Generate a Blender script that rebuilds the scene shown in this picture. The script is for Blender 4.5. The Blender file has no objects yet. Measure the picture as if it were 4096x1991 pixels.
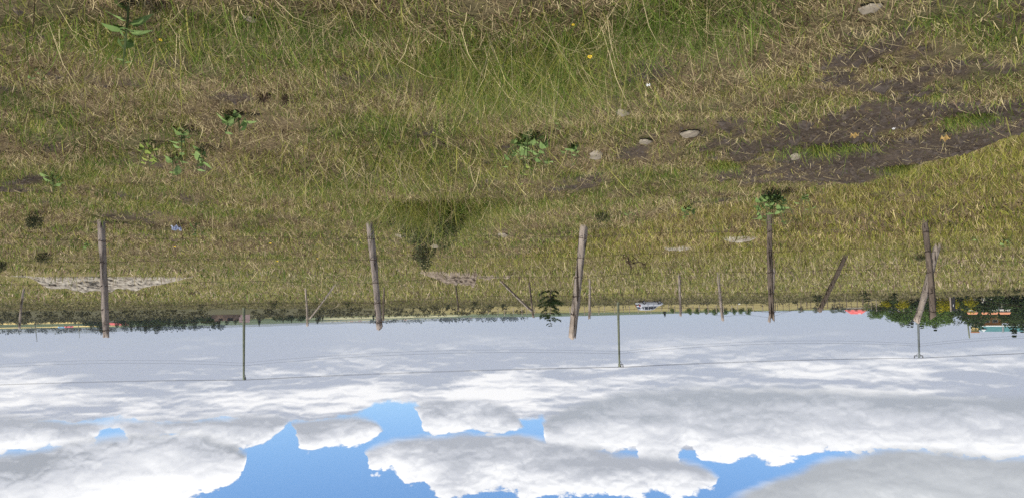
import bpy, math, random
import numpy as np
from mathutils import Vector, Matrix
R = math.radians
SC = bpy.context.scene
COL = SC.collection
rng = np.random.default_rng(7)
random.seed(7)

# ------------------------------------------------------------------ camera (the photograph was taken upside down)
F, CX, CY = 3152.0, 2048.0, 995.5          # focal length and centre in photograph pixels
EYE = np.array([0.0, 0.0, 1.3])
PITCH, ROLL = R(4.75), R(0.8)
fw = np.array([0, math.cos(PITCH), -math.sin(PITCH)])
r0 = np.array([1.0, 0, 0]); u0 = np.array([0, math.sin(PITCH), math.cos(PITCH)])
RV = -r0 * math.cos(ROLL) + u0 * math.sin(ROLL)     # photo right
DV = r0 * math.sin(ROLL) + u0 * math.cos(ROLL)      # photo down (= world up: camera upside down)
cam = bpy.data.objects.new('camera', bpy.data.cameras.new('camera'))
COL.objects.link(cam)
m = Matrix.Identity(4)
for i in range(3):
    m[i][0], m[i][1], m[i][2], m[i][3] = RV[i], -DV[i], -fw[i], EYE[i]
cam.matrix_world = m
cam.data.sensor_width = 36
cam.data.lens = 36 * F / 4096
cam.data.clip_start = 0.05; cam.data.clip_end = 40000
SC.camera = cam
SC.view_settings.view_transform = 'Standard'
SC.view_settings.look = 'None'
SC.view_settings.exposure = 0.0
SC.view_settings.gamma = 1.0
SC.cycles.max_bounces = 6
SC.cycles.diffuse_bounces = 3
SC.cycles.transmission_bounces = 4
SC.cycles.volume_bounces = 1
SC.cycles.caustics_reflective = False; SC.cycles.caustics_refractive = False
SC.cycles.use_denoising = False

# ------------------------------------------------------------------ sun + sky
SUN_DIR = Vector((0.55, -0.30, 0.95)).normalized()
SUN_EL = math.asin(SUN_DIR.z)
SUN_ROT = math.atan2(SUN_DIR.x, SUN_DIR.y)
sl = bpy.data.lights.new('sun', 'SUN'); sl.energy = 5.0; sl.angle = R(9); sl.color = (1.0, 0.95, 0.86)
so = bpy.data.objects.new('sun', sl); COL.objects.link(so)
so.rotation_euler = (-SUN_DIR).to_track_quat('-Z', 'Y').to_euler()

def ray(px, py):
    d = fw + (px - CX) / F * RV + (py - CY) / F * DV
    return d
def azel(px, py):
    d = ray(px, py)
    return math.degrees(math.atan2(d[0], d[1])), math.degrees(math.atan2(d[2], math.hypot(d[0], d[1])))

world = bpy.data.worlds.new('World'); SC.world = world; world.use_nodes = True
nt = world.node_tree; nt.nodes.clear()
N, L = nt.nodes.new, nt.links.new
def mth(op, a, b=None, c=None, clamp=False):
    n = N('ShaderNodeMath'); n.operation = op; n.use_clamp = clamp
    for i, v in enumerate((a, b, c)):
        if v is None: continue
        if isinstance(v, (int, float)): n.inputs[i].default_value = v
        else: L(v, n.inputs[i])
    return n.outputs[0]
def sstep(x, lo, hi):
    n = N('ShaderNodeMapRange'); n.interpolation_type = 'SMOOTHSTEP'
    L(x, n.inputs[0])
    for i, v in ((1, lo), (2, hi)):
        if isinstance(v, (int, float)): n.inputs[i].default_value = v
        else: L(v, n.inputs[i])
    n.inputs[3].default_value = 0; n.inputs[4].default_value = 1
    return n.outputs[0]
def mixc(f, a, b):
    n = N('ShaderNodeMix'); n.data_type = 'RGBA'
    if isinstance(f, (int, float)): n.inputs[0].default_value = f
    else: L(f, n.inputs[0])
    for s, v in ((6, a), (7, b)):
        if isinstance(v, tuple): n.inputs[s].default_value = (*v, 1)
        else: L(v, n.inputs[s])
    return n.outputs[2]
def ramp(x, stops):
    n = N('ShaderNodeValToRGB'); e = n.color_ramp.elements
    while len(e) > 1: e.remove(e[0])
    e[0].position = stops[0][0]; e[0].color = (*stops[0][1], 1)
    for p, c in stops[1:]:
        k = e.new(p); k.color = (*c, 1)
    L(x, n.inputs[0]); return n.outputs[0]
tc = N('ShaderNodeTexCoord'); sp = N('ShaderNodeSeparateXYZ'); L(tc.outputs['Generated'], sp.inputs[0])
az = mth('MULTIPLY', mth('ARCTAN2', sp.outputs[0], sp.outputs[1]), 57.29578)
hyp = mth('SQRT', mth('ADD', mth('MULTIPLY', sp.outputs[0], sp.outputs[0]), mth('MULTIPLY', sp.outputs[1], sp.outputs[1])))
el = mth('MULTIPLY', mth('ARCTAN2', sp.outputs[2], hyp), 57.29578)
def noise(sx, sy, detail, rough, off=0.0, lac=2.0, dist=0.0):
    c = N('ShaderNodeCombineXYZ')
    L(mth('MULTIPLY_ADD', az, sx, off * 1.37), c.inputs[0]); L(mth('MULTIPLY_ADD', el, sy, off), c.inputs[1])
    n = N('ShaderNodeTexNoise'); n.noise_dimensions = '2D'; n.inputs['Scale'].default_value = 1; n.inputs['Detail'].default_value = detail
    n.inputs['Roughness'].default_value = rough; n.inputs['Lacunarity'].default_value = lac; n.inputs['Distortion'].default_value = dist
    L(c.outputs[0], n.inputs['Vector']); return n.outputs['Fac']
n_edge = mth('SUBTRACT', noise(0.42, 0.75, 7, 0.66, 3.1), 0.5)
n_edge2 = mth('SUBTRACT', noise(0.32, 0.75, 4, 0.55, 11.7), 0.5)
n_body = noise(0.13, 0.42, 4, 0.48, 21.3, dist=0.4)
n_band = noise(0.07, 0.75, 5, 0.55, 5.2)
def puff(sx, sy, off, d_el=0.0, detail=2.5, rough=0.55):
    # rounded billows: fractal cell distance, gently warped
    c = N('ShaderNodeCombineXYZ'); wn = mth('MULTIPLY', n_edge, 0.9)
    L(mth('ADD', mth('MULTIPLY_ADD', az, sx, off), wn), c.inputs[0]); L(mth('ADD', mth('MULTIPLY', mth('ADD', el, d_el), sy), mth('MULTIPLY', n_edge2, 0.8)), c.inputs[1])
    v = N('ShaderNodeTexVoronoi'); v.voronoi_dimensions = '2D'; v.feature = 'F1'; v.inputs['Scale'].default_value = 1; v.inputs['Detail'].default_value = detail
    v.inputs['Roughness'].default_value = rough; v.inputs['Lacunarity'].default_value = 2.2; L(c.outputs[0], v.inputs['Vector']); return v.outputs['Distance']
pf = puff(0.46, 0.85, 2.0); pf_up = puff(0.46, 0.85, 2.0, 0.25)
lit = mth('MULTIPLY', mth('SUBTRACT', pf_up, pf), 1.0)            # >0 on the sky-facing side of a billow
bill = mth('SUBTRACT', 0.45, pf)                                  # >0 towards a billow's centre
AZR, ELR = 42.0, 24.0
azn = mth('ADD', mth('DIVIDE', az, 2 * AZR), 0.5, clamp=True)
def curve(pts):
    n = N('ShaderNodeFloatCurve'); c = n.mapping.curves[0]
    q = sorted([(azel(x, y)[0] / (2 * AZR) + 0.5, azel(x, y)[1] / ELR) for x, y in pts])
    c.points[0].location = q[0]; c.points[1].location = q[-1]
    for a in q[1:-1]: c.points.new(*a)
    for p in c.points: p.handle_type = 'AUTO_CLAMPED'
    n.mapping.use_clip = False
    n.mapping.update(); L(azn, n.inputs['Value'])
    return mth('MULTIPLY', n.outputs[0], ELR)
el_j = mth('ADD', el, mth('MULTIPLY', n_edge, 1.5))
GREY = (0.46, 0.485, 0.54); MID = (0.68, 0.70, 0.755); WHITE = (1.12, 1.12, 1.13)
def layer(prev_c, prev_m, base, top, soft_b, sharp_t, amp, grey=GREY, mid=MID, white=WHITE, w0=0.55, tex=0.55, edge=0.6):
    top = [(x, y + 9) for x, y in top]; sharp_t *= 1.1
    """one bank of cloud: base (soft, grey) to top (crisp, bright), each traced as elevation over azimuth"""
    tv = curve(top)
    ej = mth('SUBTRACT', mth('ADD', el, mth('MULTIPLY', n_edge, amp * 1.25)), mth('MULTIPLY', bill, amp * edge))
    mt = mth('SUBTRACT', 1.0, sstep(mth('SUBTRACT', ej, tv), -sharp_t, sharp_t))
    if base:
        bv = curve(base)
        ejb = mth('ADD', el, mth('MULTIPLY', n_edge2, amp * 0.8))
        mb = sstep(mth('SUBTRACT', ejb, bv), -soft_b, soft_b)
        msk = mth('MULTIPLY', mt, mb)
        t = mth('DIVIDE', mth('SUBTRACT', el, bv), mth('MAXIMUM', mth('SUBTRACT', tv, bv), 0.3))
    else:
        msk = mt
        t = mth('DIVIDE', el, tv)
    t = mth('ADD', t, mth('MULTIPLY', mth('SUBTRACT', n_body, 0.5), tex * 2.0))
    t = mth('ADD', t, mth('ADD', mth('MULTIPLY', lit, 0.34 * tex / 0.55), mth('MULTIPLY', bill, 0.12 * tex / 0.55)), clamp=True)
    c = ramp(t, [(0.05, grey), (w0 - 0.18, mid), (w0 + 0.06, tuple(0.45 * a + 0.55 * b for a, b in zip(mid, white))), (min(w0 + 0.28, 0.99), white)])
    oc = mixc(msk, prev_c, c)
    om = mth('MAXIMUM', prev_m, msk)
    return oc, om
# far deck of haze and flat cloud, brightening upwards in streaks
low = (0.47, 0.507, 0.602)
rise = sstep(el, 0.2, 4.2)
pd = puff(0.30, 1.5, 9.0, 0.0, 2.0, 0.5); pd_up = puff(0.30, 1.5, 9.0, 0.18, 2.0, 0.5)
dk = mth('ADD', mth('MULTIPLY', sstep(el, 2.0, 7.0), 0.46), mth('MULTIPLY', mth('SUBTRACT', n_body, 0.48), mth('MULTIPLY', rise, 2.2)))
dk = mth('ADD', dk, mth('MULTIPLY', mth('SUBTRACT', n_band, 0.47), mth('MULTIPLY', rise, 2.3)))
dk = mth('ADD', dk, mth('MULTIPLY', mth('SUBTRACT', pd_up, pd), mth('MULTIPLY', rise, 0.95)), clamp=True)
deck = ramp(dk, [(0.0, low), (0.12, (0.49, 0.525, 0.61)), (0.4, (0.66, 0.68, 0.74)), (0.7, (0.86, 0.865, 0.90)), (1.0, (1.05, 1.04, 1.04))])
topv = curve([(0, 1695), (250, 1684), (500, 1674), (620, 1695), (900, 1672), (960, 1690), (1100, 1702), (1180, 1680), (1400, 1658), (1520, 1605), (1660, 1600), (1700, 1660), (2050, 1672), (2150, 1668), (2200, 1700), (2400, 1800), (4096, 1800)])
ej = mth('ADD', el, mth('MULTIPLY', n_edge, 1.3))
msk = mth('SUBTRACT', 1.0, sstep(mth('SUBTRACT', ej, topv), -0.16, 0.16))
c, k = deck, msk
c, k = layer(c, k, [(-400, 1640), (0, 1655), (300, 1690), (500, 1680), (900, 1660), (1200, 1690), (1400, 1800), (4400, 1800)],
             [(-400, 1830), (0, 1822), (80, 1805), (200, 1795), (330, 1805), (420, 1752), (500, 1750), (535, 1805), (640, 1792), (720, 1770), (820, 1775), (870, 1812), (1000, 1792), (1100, 1740), (1200, 1660), (4400, 1600)], 0.35, 0.12, 1.3)
c, k = layer(c, k, [(0, 1900), (1100, 1760), (1160, 1690), (1300, 1668), (1500, 1680), (1560, 1760), (4096, 1900)],
             [(0, 1500), (1140, 1660), (1170, 1710), (1205, 1780), (1260, 1806), (1340, 1792), (1450, 1772), (1530, 1725), (1550, 1680), (1600, 1600), (4096, 1500)], 0.30, 0.10, 1.0)
c, k = layer(c, k, [(0, 1900), (1600, 1700), (1680, 1610), (1850, 1600), (2060, 1650), (2140, 1760), (4096, 1900)],
             [(0, 1500), (1640, 1600), (1680, 1700), (1720, 1745), (1850, 1732), (1950, 1750), (2060, 1730), (2110, 1690), (2160, 1600), (4096, 1500)], 0.30, 0.10, 1.0, w0=0.5)
c, k = layer(c, k, [(0, 2000), (2100, 1760), (2200, 1660), (2600, 1560), (3000, 1550), (3500, 1570), (4096, 1590)],
             [(0, 1400), (2120, 1600), (2180, 1750), (2240, 1832), (2290, 1836), (2330, 1815), (2400, 1817), (2440, 1797), (2550, 1800), (2565, 1862), (2640, 1882), (2700, 1852), (2740, 1800), (2762, 1795), (2790, 1822), (2920, 1850), (3000, 1828), (3060, 1856), (3120, 1852), (3160, 1840), (3260, 1815), (4096, 1840)], 0.45, 0.10, 1.0, grey=(0.42, 0.45, 0.50), w0=0.62, tex=0.4)
c, k = layer(c, k, [(0, 2200), (1400, 1900), (1480, 1790), (1700, 1745), (2000, 1735), (2200, 1765), (2500, 1810), (2800, 1860), (2950, 1950), (4096, 2200)],
             [(0, 1500), (1440, 1760), (1475, 1880), (1500, 1890), (1560, 1870), (1600, 1902), (1622, 1950), (1650, 1960), (1690, 1930), (1720, 1960), (1780, 1987), (1850, 1993), (1950, 1965), (2048, 1985), (2200, 2000), (2500, 1985), (2560, 1975), (2700, 1990), (2830, 1980), (2880, 1905), (2910, 1830), (2960, 1700), (4096, 1500)], 0.35, 0.11, 1.1, w0=0.6)
c, k = layer(c, k, [(-400, 1800), (0, 1812), (150, 1800), (300, 1765), (600, 1735), (900, 1765), (985, 1815), (1040, 1900), (1500, 2100), (4096, 2200)],
             [(-400, 2170), (0, 2150), (500, 2080), (800, 2005), (845, 1990), (880, 1965), (955, 1922), (972, 1890), (985, 1830), (1010, 1760), (1100, 1650), (4096, 1500)], 0.40, 0.10, 1.0, grey=(0.40, 0.425, 0.47), w0=0.42, tex=0.35)
c, k = layer(c, k, [(0, 2300), (2500, 2120), (2800, 2035), (2930, 1992), (3000, 1965), (3150, 1905), (3300, 1840), (3500, 1805), (3700, 1795), (4096, 1835), (4500, 1850)],
             [(0, 1900), (2500, 2000), (2900, 2100), (3200, 2200), (4500, 2250)], 0.40, 0.30, 1.0, grey=(0.46, 0.485, 0.52), mid=(0.66, 0.685, 0.715), w0=0.7, tex=0.3)
# broken cloud overhead, above the frame
hi = mth('MULTIPLY', sstep(el, 16.0, 22.0), sstep(noise(0.05, 0.09, 6, 0.6, 61.0), 0.42, 0.56))
c = mixc(hi, c, ramp(n_body, [(0.3, (0.5, 0.53, 0.58)), (0.65, (0.9, 0.9, 0.93))]))
k = mth('MAXIMUM', k, hi)
world.cycles.sampling_method = 'MANUAL'; world.cycles.sample_map_resolution = 512
sky = N('ShaderNodeTexSky'); sky.sky_type = 'NISHITA'; sky.sun_disc = False
sky.sun_elevation = SUN_EL; sky.sun_rotation = SUN_ROT
sky.air_density = 1.0; sky.dust_density = 0.3; sky.ozone_density = 2.0; sky.altitude = 2800
hs = N('ShaderNodeHueSaturation'); hs.inputs['Saturation'].default_value = 1.17; hs.inputs['Value'].default_value = 1.08; L(sky.outputs[0], hs.inputs['Color'])
b1 = N('ShaderNodeBackground'); L(hs.outputs[0], b1.inputs[0]); b1.inputs[1].default_value = 0.15
b2 = N('ShaderNodeBackground'); L(c, b2.inputs[0]); b2.inputs[1].default_value = 1.0
mx = N('ShaderNodeMixShader'); L(k, mx.inputs[0]); L(b1.outputs[0], mx.inputs[1]); L(b2.outputs[0], mx.inputs[2])
wo = N('ShaderNodeOutputWorld'); L(mx.outputs[0], wo.inputs[0])

# ------------------------------------------------------------------ helpers
def tag(o, label=None, cat=None, group=None, kind=None):
    if label: o['label'] = label
    if cat: o['category'] = cat
    if group: o['group'] = group
    if kind: o['kind'] = kind
    return o
def empty(name, loc, label=None, cat=None, group=None, rz=0):
    o = bpy.data.objects.new(name, None); COL.objects.link(o)
    o.empty_display_size = 0.1
    o.location = loc; o.rotation_euler = (0, 0, rz)
    return tag(o, label, cat, group)
class MB:
    def __init__(s): s.v, s.f, s.mi = [], [], []
    def add(s, vs, fs, mi=0):
        o = len(s.v); s.v += [tuple(v) for v in vs]; s.f += [tuple(i + o for i in f) for f in fs]; s.mi += [mi] * len(fs)
    def box(s, a, b, mi=0, M=None):
        vs = [(x, y, z) for z in (a[2], b[2]) for y in (a[1], b[1]) for x in (a[0], b[0])]
        if M is not None: vs = [tuple(M @ Vector(v)) for v in vs]
        s.add(vs, [(0, 2, 3, 1), (4, 5, 7, 6), (0, 1, 5, 4), (1, 3, 7, 5), (3, 2, 6, 7), (2, 0, 4, 6)], mi)
    def tube(s, pts, rad, n=6, cap=True, mi=0):
        pts = [Vector(p) for p in pts]; rings = []
        ref = Vector((0.31, 0.95, 0.02))
        for i, p in enumerate(pts):
            t = (pts[min(i + 1, len(pts) - 1)] - pts[max(i - 1, 0)]).normalized()
            if abs(t.dot(ref)) > 0.95: a = t.cross(Vector((0, 0, 1))).normalized()
            else: a = t.cross(ref).normalized()
            b = t.cross(a)
            r = rad[i] if hasattr(rad, '__len__') else rad
            rings.append([p + (a * math.cos(2 * math.pi * k / n) + b * math.sin(2 * math.pi * k / n)) * r for k in range(n)])
        vs = [v for rg in rings for v in rg]; fs = []
        for i in range(len(rings) - 1):
            for k in range(n):
                fs.append((i * n + k, i * n + (k + 1) % n, (i + 1) * n + (k + 1) % n, (i + 1) * n + k))
        if cap: fs += [tuple(range(n))[::-1], tuple(range((len(rings) - 1) * n, len(rings) * n))]
        s.add(vs, fs, mi)
    def build(s, name, mats, parent=None, loc=None, smooth=False):
        me = bpy.data.meshes.new(name)
        o0 = Vector(loc) if loc is not None else (Vector(parent.location) if parent else Vector((0, 0, 0)))
        me.from_pydata([tuple(Vector(v) - o0) for v in s.v], [], s.f)
        for mt in (mats if isinstance(mats, (list, tuple)) else [mats]): me.materials.append(mt)
        me.polygons.foreach_set('material_index', s.mi)
        if smooth: me.polygons.foreach_set('use_smooth', [True] * len(s.f))
        me.update()
        o = bpy.data.objects.new(name, me); COL.objects.link(o)
        if parent: o.parent = parent
        else: o.location = o0
        return o
def instance(root, loc, rz=0, sc=1.0, label=None, group=None, cat=None):
    def rec(o, p):
        c = o.copy(); COL.objects.link(c); c.parent = p
        for ch in o.children: rec(ch, c)
        return c
    c = rec(root, None); c.location = loc; c.rotation_euler = (0, 0, rz)
    c.scale = (sc, sc, sc) if isinstance(sc, (int, float)) else sc
    return tag(c, label, cat, group)

def hsh(ix, iy, seed):
    h = (ix.astype(np.int64) * 374761393 + iy.astype(np.int64) * 668265263 + seed * 1274126177) & 0xFFFFFFFF
    h = ((h ^ (h >> 13)) * 1274126177) & 0xFFFFFFFF
    h = h ^ (h >> 16)
    return (h & 0xFFFFFF) / float(0xFFFFFF)
def vn(x, y, seed=0):
    x = np.asarray(x, float); y = np.asarray(y, float)
    ix, iy = np.floor(x), np.floor(y); fx, fy = x - ix, y - iy
    fx = fx * fx * (3 - 2 * fx); fy = fy * fy * (3 - 2 * fy)
    a, b = hsh(ix, iy, seed), hsh(ix + 1, iy, seed); c, d = hsh(ix, iy + 1, seed), hsh(ix + 1, iy + 1, seed)
    return (a + (b - a) * fx) * (1 - fy) + (c + (d - c) * fx) * fy
def fbm(x, y, seed=0, o=4, g=0.5):
    s, a, t = 0, 1.0, 0
    for i in range(o):
        s = s + a * vn(np.asarray(x) * 2 ** i + 17.3 * i, np.asarray(y) * 2 ** i - 9.1 * i, seed + i); t += a; a *= g
    return s / t
def ss(x, a, b):
    t = np.clip((np.asarray(x, float) - a) / (b - a), 0, 1); return t * t * (3 - 2 * t)

# ------------------------------------------------------------------ terrain height
EA, EB = np.array([-3.05, 8.9]), np.array([-4.05, 5.6])      # lip of the bare bank on the world-left
def edge_dist(x, y):
    """signed distance to the bank lip, >0 on the lower field side"""
    t = (EB - EA) / np.linalg.norm(EB - EA)
    wob = (fbm(np.asarray(x) * 1.3, np.asarray(y) * 1.3, 91, 3) - 0.5) * 0.35
    return (x - EA[0]) * t[1] - (y - EA[1]) * t[0] + wob
LD = np.log(np.array([40., 60, 115, 180, 250, 400, 650, 900, 1500, 3000, 13000]))
# elevation of the ground seen from the eye, in photo pixels, for photo-left / centre / photo-right
PR = {1: np.array([-116., -84, -55, -34, -14, 2, 10, 20, 26, 26, 12]),
      0: np.array([-116., -86, -54, -32, -14, -5, 0, 5, 10, 8, 2]),
      -1: np.array([-116., -86, -54, -30, -8, -3, -2, -2, 0, 0, 0])}
def g(x, y):
    x = np.asarray(x, float); y = np.asarray(y, float)
    d = np.hypot(x, y); a = np.degrees(np.arctan2(x, y))
    near = -0.20 * ss(d, 8.0, 12.5)
    ed = edge_dist(x, y)
    near = near - 0.34 * ss(ed, -0.04, 0.5) * (1 - ss(y, 9.5, 15)) * ss(y, 2.0, 4.0)
    near = near + (fbm(x * 0.55, y * 0.55, 3, 3) - 0.5) * 0.26 * (1 - ss(d, 20, 60)) + (fbm(x * 2.4, y * 2.4, 5, 3) - 0.5) * 0.09 * (1 - ss(d, 25, 50))
    # a hollow beyond the central tussock
    near = near - 0.02 * np.exp(-(((x - 1.2) / 0.8) ** 2 + ((y - 10.9) / 0.8) ** 2))
    ld = np.log(np.maximum(d, 1.0))
    wl = ss(a, 2, 24); wr = ss(-a, 2, 20); wc = 1 - wl - wr
    e = wl * np.interp(ld, LD, PR[1]) + wc * np.interp(ld, LD, PR[0]) + wr * np.interp(ld, LD, PR[-1])
    far = EYE[2] + d * e / F
    far = far + (fbm(x * 0.05, y * 0.05, 8, 3) - 0.5) * 0.35 * ss(d, 40, 90)
    w = ss(d, 28, 48)
    return near * (1 - w) + far * w
def hit(px, py, far=2500.0):
    d = ray(px, py); ts = np.geomspace(1.5, far, 2500)
    X, Y, Z = d[0] * ts, d[1] * ts, EYE[2] + d[2] * ts
    q = np.nonzero(Z < g(X, Y))[0]
    t = ts[q[0]] if len(q) else far
    p = EYE + d * t
    return np.array([p[0], p[1], float(g(p[0], p[1]))])
def at_y(px, py, y):
    d = ray(px, py); t = y / d[1]; return EYE + d * t
def depth(p): return float(np.dot(np.asarray(p) - EYE, fw))
def px2m(n, p): return n / F * depth(p)
def ground_at(px, y):
    """ground point under photo column px at forward distance y"""
    d = ray(px, 1250); x = d[0] / d[1] * y
    return np.array([x, y, float(g(x, y))])

# ------------------------------------------------------------------ materials
def new_mat(name):
    mt = bpy.data.materials.new(name); mt.use_nodes = True; t = mt.node_tree
    return mt, t, t.nodes['Principled BSDF']
def noisy(name, c1, c2, scale=8, rough=0.85, detail=5, bump=0.0, stretch=(1, 1, 1), spec=0.2, c3=None, lo=0.35, hi=0.65, metal=0.0):
    mt, t, b = new_mat(name)
    tcn = t.nodes.new('ShaderNodeTexCoord'); mp = t.nodes.new('ShaderNodeMapping'); mp.inputs['Scale'].default_value = stretch
    t.links.new(tcn.outputs['Object'], mp.inputs[0])
    n = t.nodes.new('ShaderNodeTexNoise'); n.inputs['Scale'].default_value = scale; n.inputs['Detail'].default_value = detail; n.inputs['Roughness'].default_value = 0.62
    t.links.new(mp.outputs[0], n.inputs['Vector'])
    r = t.nodes.new('ShaderNodeValToRGB'); e = r.color_ramp.elements
    e[0].position, e[0].color = lo, (*c1, 1); e[1].position, e[1].color = hi, (*c2, 1)
    if c3: k = e.new(min(hi + 0.15, 0.98)); k.color = (*c3, 1)
    t.links.new(n.outputs['Fac'], r.inputs[0]); t.links.new(r.outputs[0], b.inputs['Base Color'])
    b.inputs['Roughness'].default_value = rough; b.inputs['Specular IOR Level'].default_value = spec; b.inputs['Metallic'].default_value = metal
    if bump:
        bp = t.nodes.new('ShaderNodeBump'); bp.inputs['Strength'].default_value = 1.0; bp.inputs['Distance'].default_value = bump
        t.links.new(n.outputs['Fac'], bp.inputs['Height']); t.links.new(bp.outputs[0], b.inputs['Normal'])
    return mt
def leafy(name, attr=None, c1=None, c2=None, trans=0.3, scale=3.0, obj_var=0.0):
    """diffuse + translucent leaf, colour from an attribute or noise"""
    mt = bpy.data.materials.new(name); mt.use_nodes = True; t = mt.node_tree; t.nodes.clear()
    n = t.nodes.new
    if attr:
        a = n('ShaderNodeAttribute'); a.attribute_name = attr; col = a.outputs['Color']
    else:
        ge = n('ShaderNodeNewGeometry')
        tx = n('ShaderNodeTexNoise'); tx.inputs['Scale'].default_value = scale; tx.inputs['Detail'].default_value = 3
        tcn = n('ShaderNodeTexCoord'); t.links.new(tcn.outputs['Object'], tx.inputs['Vector'])
        ad = n('ShaderNodeMath'); ad.operation = 'MULTIPLY_ADD'; ad.inputs[1].default_value = 0.55
        t.links.new(ge.outputs['Random Per Island'], ad.inputs[0]); t.links.new(tx.outputs['Fac'], ad.inputs[2])
        r = n('ShaderNodeValToRGB'); e = r.color_ramp.elements
        e[0].position, e[0].color = 0.35, (*c1, 1); e[1].position, e[1].color = 1.0, (*c2, 1)
        t.links.new(ad.outputs[0], r.inputs[0]); col = r.outputs[0]
    d = n('ShaderNodeBsdfDiffuse'); tr = n('ShaderNodeBsdfTranslucent'); mxs = n('ShaderNodeMixShader'); o = n('ShaderNodeOutputMaterial')
    t.links.new(col, d.inputs['Color']); t.links.new(col, tr.inputs['Color'])
    mxs.inputs[0].default_value = trans
    t.links.new(d.outputs[0], mxs.inputs[1]); t.links.new(tr.outputs[0], mxs.inputs[2]); t.links.new(mxs.outputs[0], o.inputs[0])
    return mt
def wood(name, dark, light, crack):
    mt, t, b = new_mat(name); n = t.nodes.new; lk = t.links.new
    tcn = n('ShaderNodeTexCoord'); mp = n('ShaderNodeMapping'); mp.inputs['Scale'].default_value = (1, 1, 0.055)
    lk(tcn.outputs['Object'], mp.inputs[0])
    a = n('ShaderNodeTexNoise'); a.inputs['Scale'].default_value = 70; a.inputs['Detail'].default_value = 6; a.inputs['Roughness'].default_value = 0.7; lk(mp.outputs[0], a.inputs['Vector'])
    c_ = n('ShaderNodeTexNoise'); c_.inputs['Scale'].default_value = 5.0; c_.inputs['Detail'].default_value = 5; lk(tcn.outputs['Object'], c_.inputs['Vector'])
    mp2 = n('ShaderNodeMapping'); mp2.inputs['Scale'].default_value = (1, 1, 0.03); lk(tcn.outputs['Object'], mp2.inputs[0])
    k_ = n('ShaderNodeTexNoise'); k_.inputs['Scale'].default_value = 28; k_.inputs['Detail'].default_value = 4; lk(mp2.outputs[0], k_.inputs['Vector'])
    r = n('ShaderNodeValToRGB'); e = r.color_ramp.elements
    e[0].position, e[0].color = 0.30, (*dark, 1); e[1].position, e[1].color = 0.68, (*light, 1)
    mxn = n('ShaderNodeMath'); mxn.operation = 'MULTIPLY_ADD'; mxn.inputs[1].default_value = 0.45
    lk(c_.outputs['Fac'], mxn.inputs[0])
    sc_ = n('ShaderNodeMath'); sc_.operation = 'MULTIPLY'; sc_.inputs[1].default_value = 0.56; lk(a.outputs['Fac'], sc_.inputs[0]); lk(sc_.outputs[0], mxn.inputs[2])
    lk(mxn.outputs[0], r.inputs[0])
    cr = n('ShaderNodeMapRange'); cr.inputs[1].default_value = 0.36; cr.inputs[2].default_value = 0.42; lk(k_.outputs['Fac'], cr.inputs[0])
    mm = n('ShaderNodeMix'); mm.data_type = 'RGBA'; lk(cr.outputs[0], mm.inputs[0]); mm.inputs[6].default_value = (*crack, 1); lk(r.outputs[0], mm.inputs[7])
    lk(mm.outputs[2], b.inputs['Base Color']); b.inputs['Roughness'].default_value = 0.9; b.inputs['Specular IOR Level'].default_value = 0.15
    bp = n('ShaderNodeBump'); bp.inputs['Distance'].default_value = 0.012; bp.inputs['Strength'].default_value = 1.0
    ad = n('ShaderNodeMath'); ad.operation = 'ADD'; lk(a.outputs['Fac'], ad.inputs[0]); lk(cr.outputs[0], ad.inputs[1]); lk(ad.outputs[0], bp.inputs['Height'])
    lk(bp.outputs[0], b.inputs['Normal'])
    return mt
M = {}
M['grass'] = leafy('grass_blades', attr='Col', trans=0.35)
M['wood_grey'] = wood('weathered_grey_wood', (0.17, 0.135, 0.115), (0.46, 0.39, 0.34), (0.045, 0.035, 0.03))
M['wood_pale'] = wood('weathered_pale_wood', (0.22, 0.175, 0.145), (0.58, 0.49, 0.41), (0.06, 0.045, 0.035))
M['wood_dark'] = wood('weathered_dark_wood', (0.085, 0.065, 0.05), (0.24, 0.19, 0.15), (0.025, 0.02, 0.015))
M['wire'] = noisy('rusty_wire', (0.03, 0.022, 0.018), (0.09, 0.06, 0.045), 60, 0.7, metal=0.3)
M['cable'] = noisy('power_cable', (0.04, 0.042, 0.047), (0.07, 0.07, 0.075), 3, 0.6)
M['pole_green'] = noisy('mossy_concrete', (0.11, 0.13, 0.085), (0.24, 0.25, 0.17), 3.0, 0.9, stretch=(1, 1, 0.3))
M['pole_grey'] = noisy('grey_concrete', (0.13, 0.15, 0.15), (0.22, 0.24, 0.235), 2.5, 0.9, stretch=(1, 1, 0.3))
M['dark_metal'] = noisy('dark_metal', (0.02, 0.02, 0.022), (0.04, 0.04, 0.045), 20, 0.5)
M['porcelain'] = noisy('insulator', (0.035, 0.03, 0.03), (0.06, 0.05, 0.05), 20, 0.3, spec=0.5)
M['pine'] = leafy('pine_needles', c1=(0.012, 0.022, 0.011), c2=(0.06, 0.095, 0.035), trans=0.12, scale=2.0)
M['pine_far'] = leafy('far_pine_needles', c1=(0.014, 0.024, 0.014), c2=(0.05, 0.07, 0.032), trans=0.15, scale=0.7)
M['leaf_dark'] = leafy('dark_foliage', c1=(0.018, 0.034, 0.014), c2=(0.07, 0.10, 0.035), trans=0.15, scale=0.35)
M['leaf_mid'] = leafy('green_foliage', c1=(0.03, 0.062, 0.015), c2=(0.135, 0.205, 0.05), trans=0.2, scale=0.35)
M['leaf_yellow'] = leafy('yellow_blossom_foliage', c1=(0.06, 0.09, 0.012), c2=(0.42, 0.36, 0.02), trans=0.2, scale=0.9)
M['leaf_grey'] = leafy('grey_green_foliage', c1=(0.06, 0.085, 0.06), c2=(0.2, 0.235, 0.18), trans=0.2, scale=0.5)
M['weed'] = leafy('weed_leaves', c1=(0.11, 0.18, 0.055), c2=(0.25, 0.345, 0.125), trans=0.3, scale=9)
M['weed_yellow'] = leafy('yellowing_weed_leaves', c1=(0.13, 0.2, 0.05), c2=(0.34, 0.4, 0.1), trans=0.3, scale=9)
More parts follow.
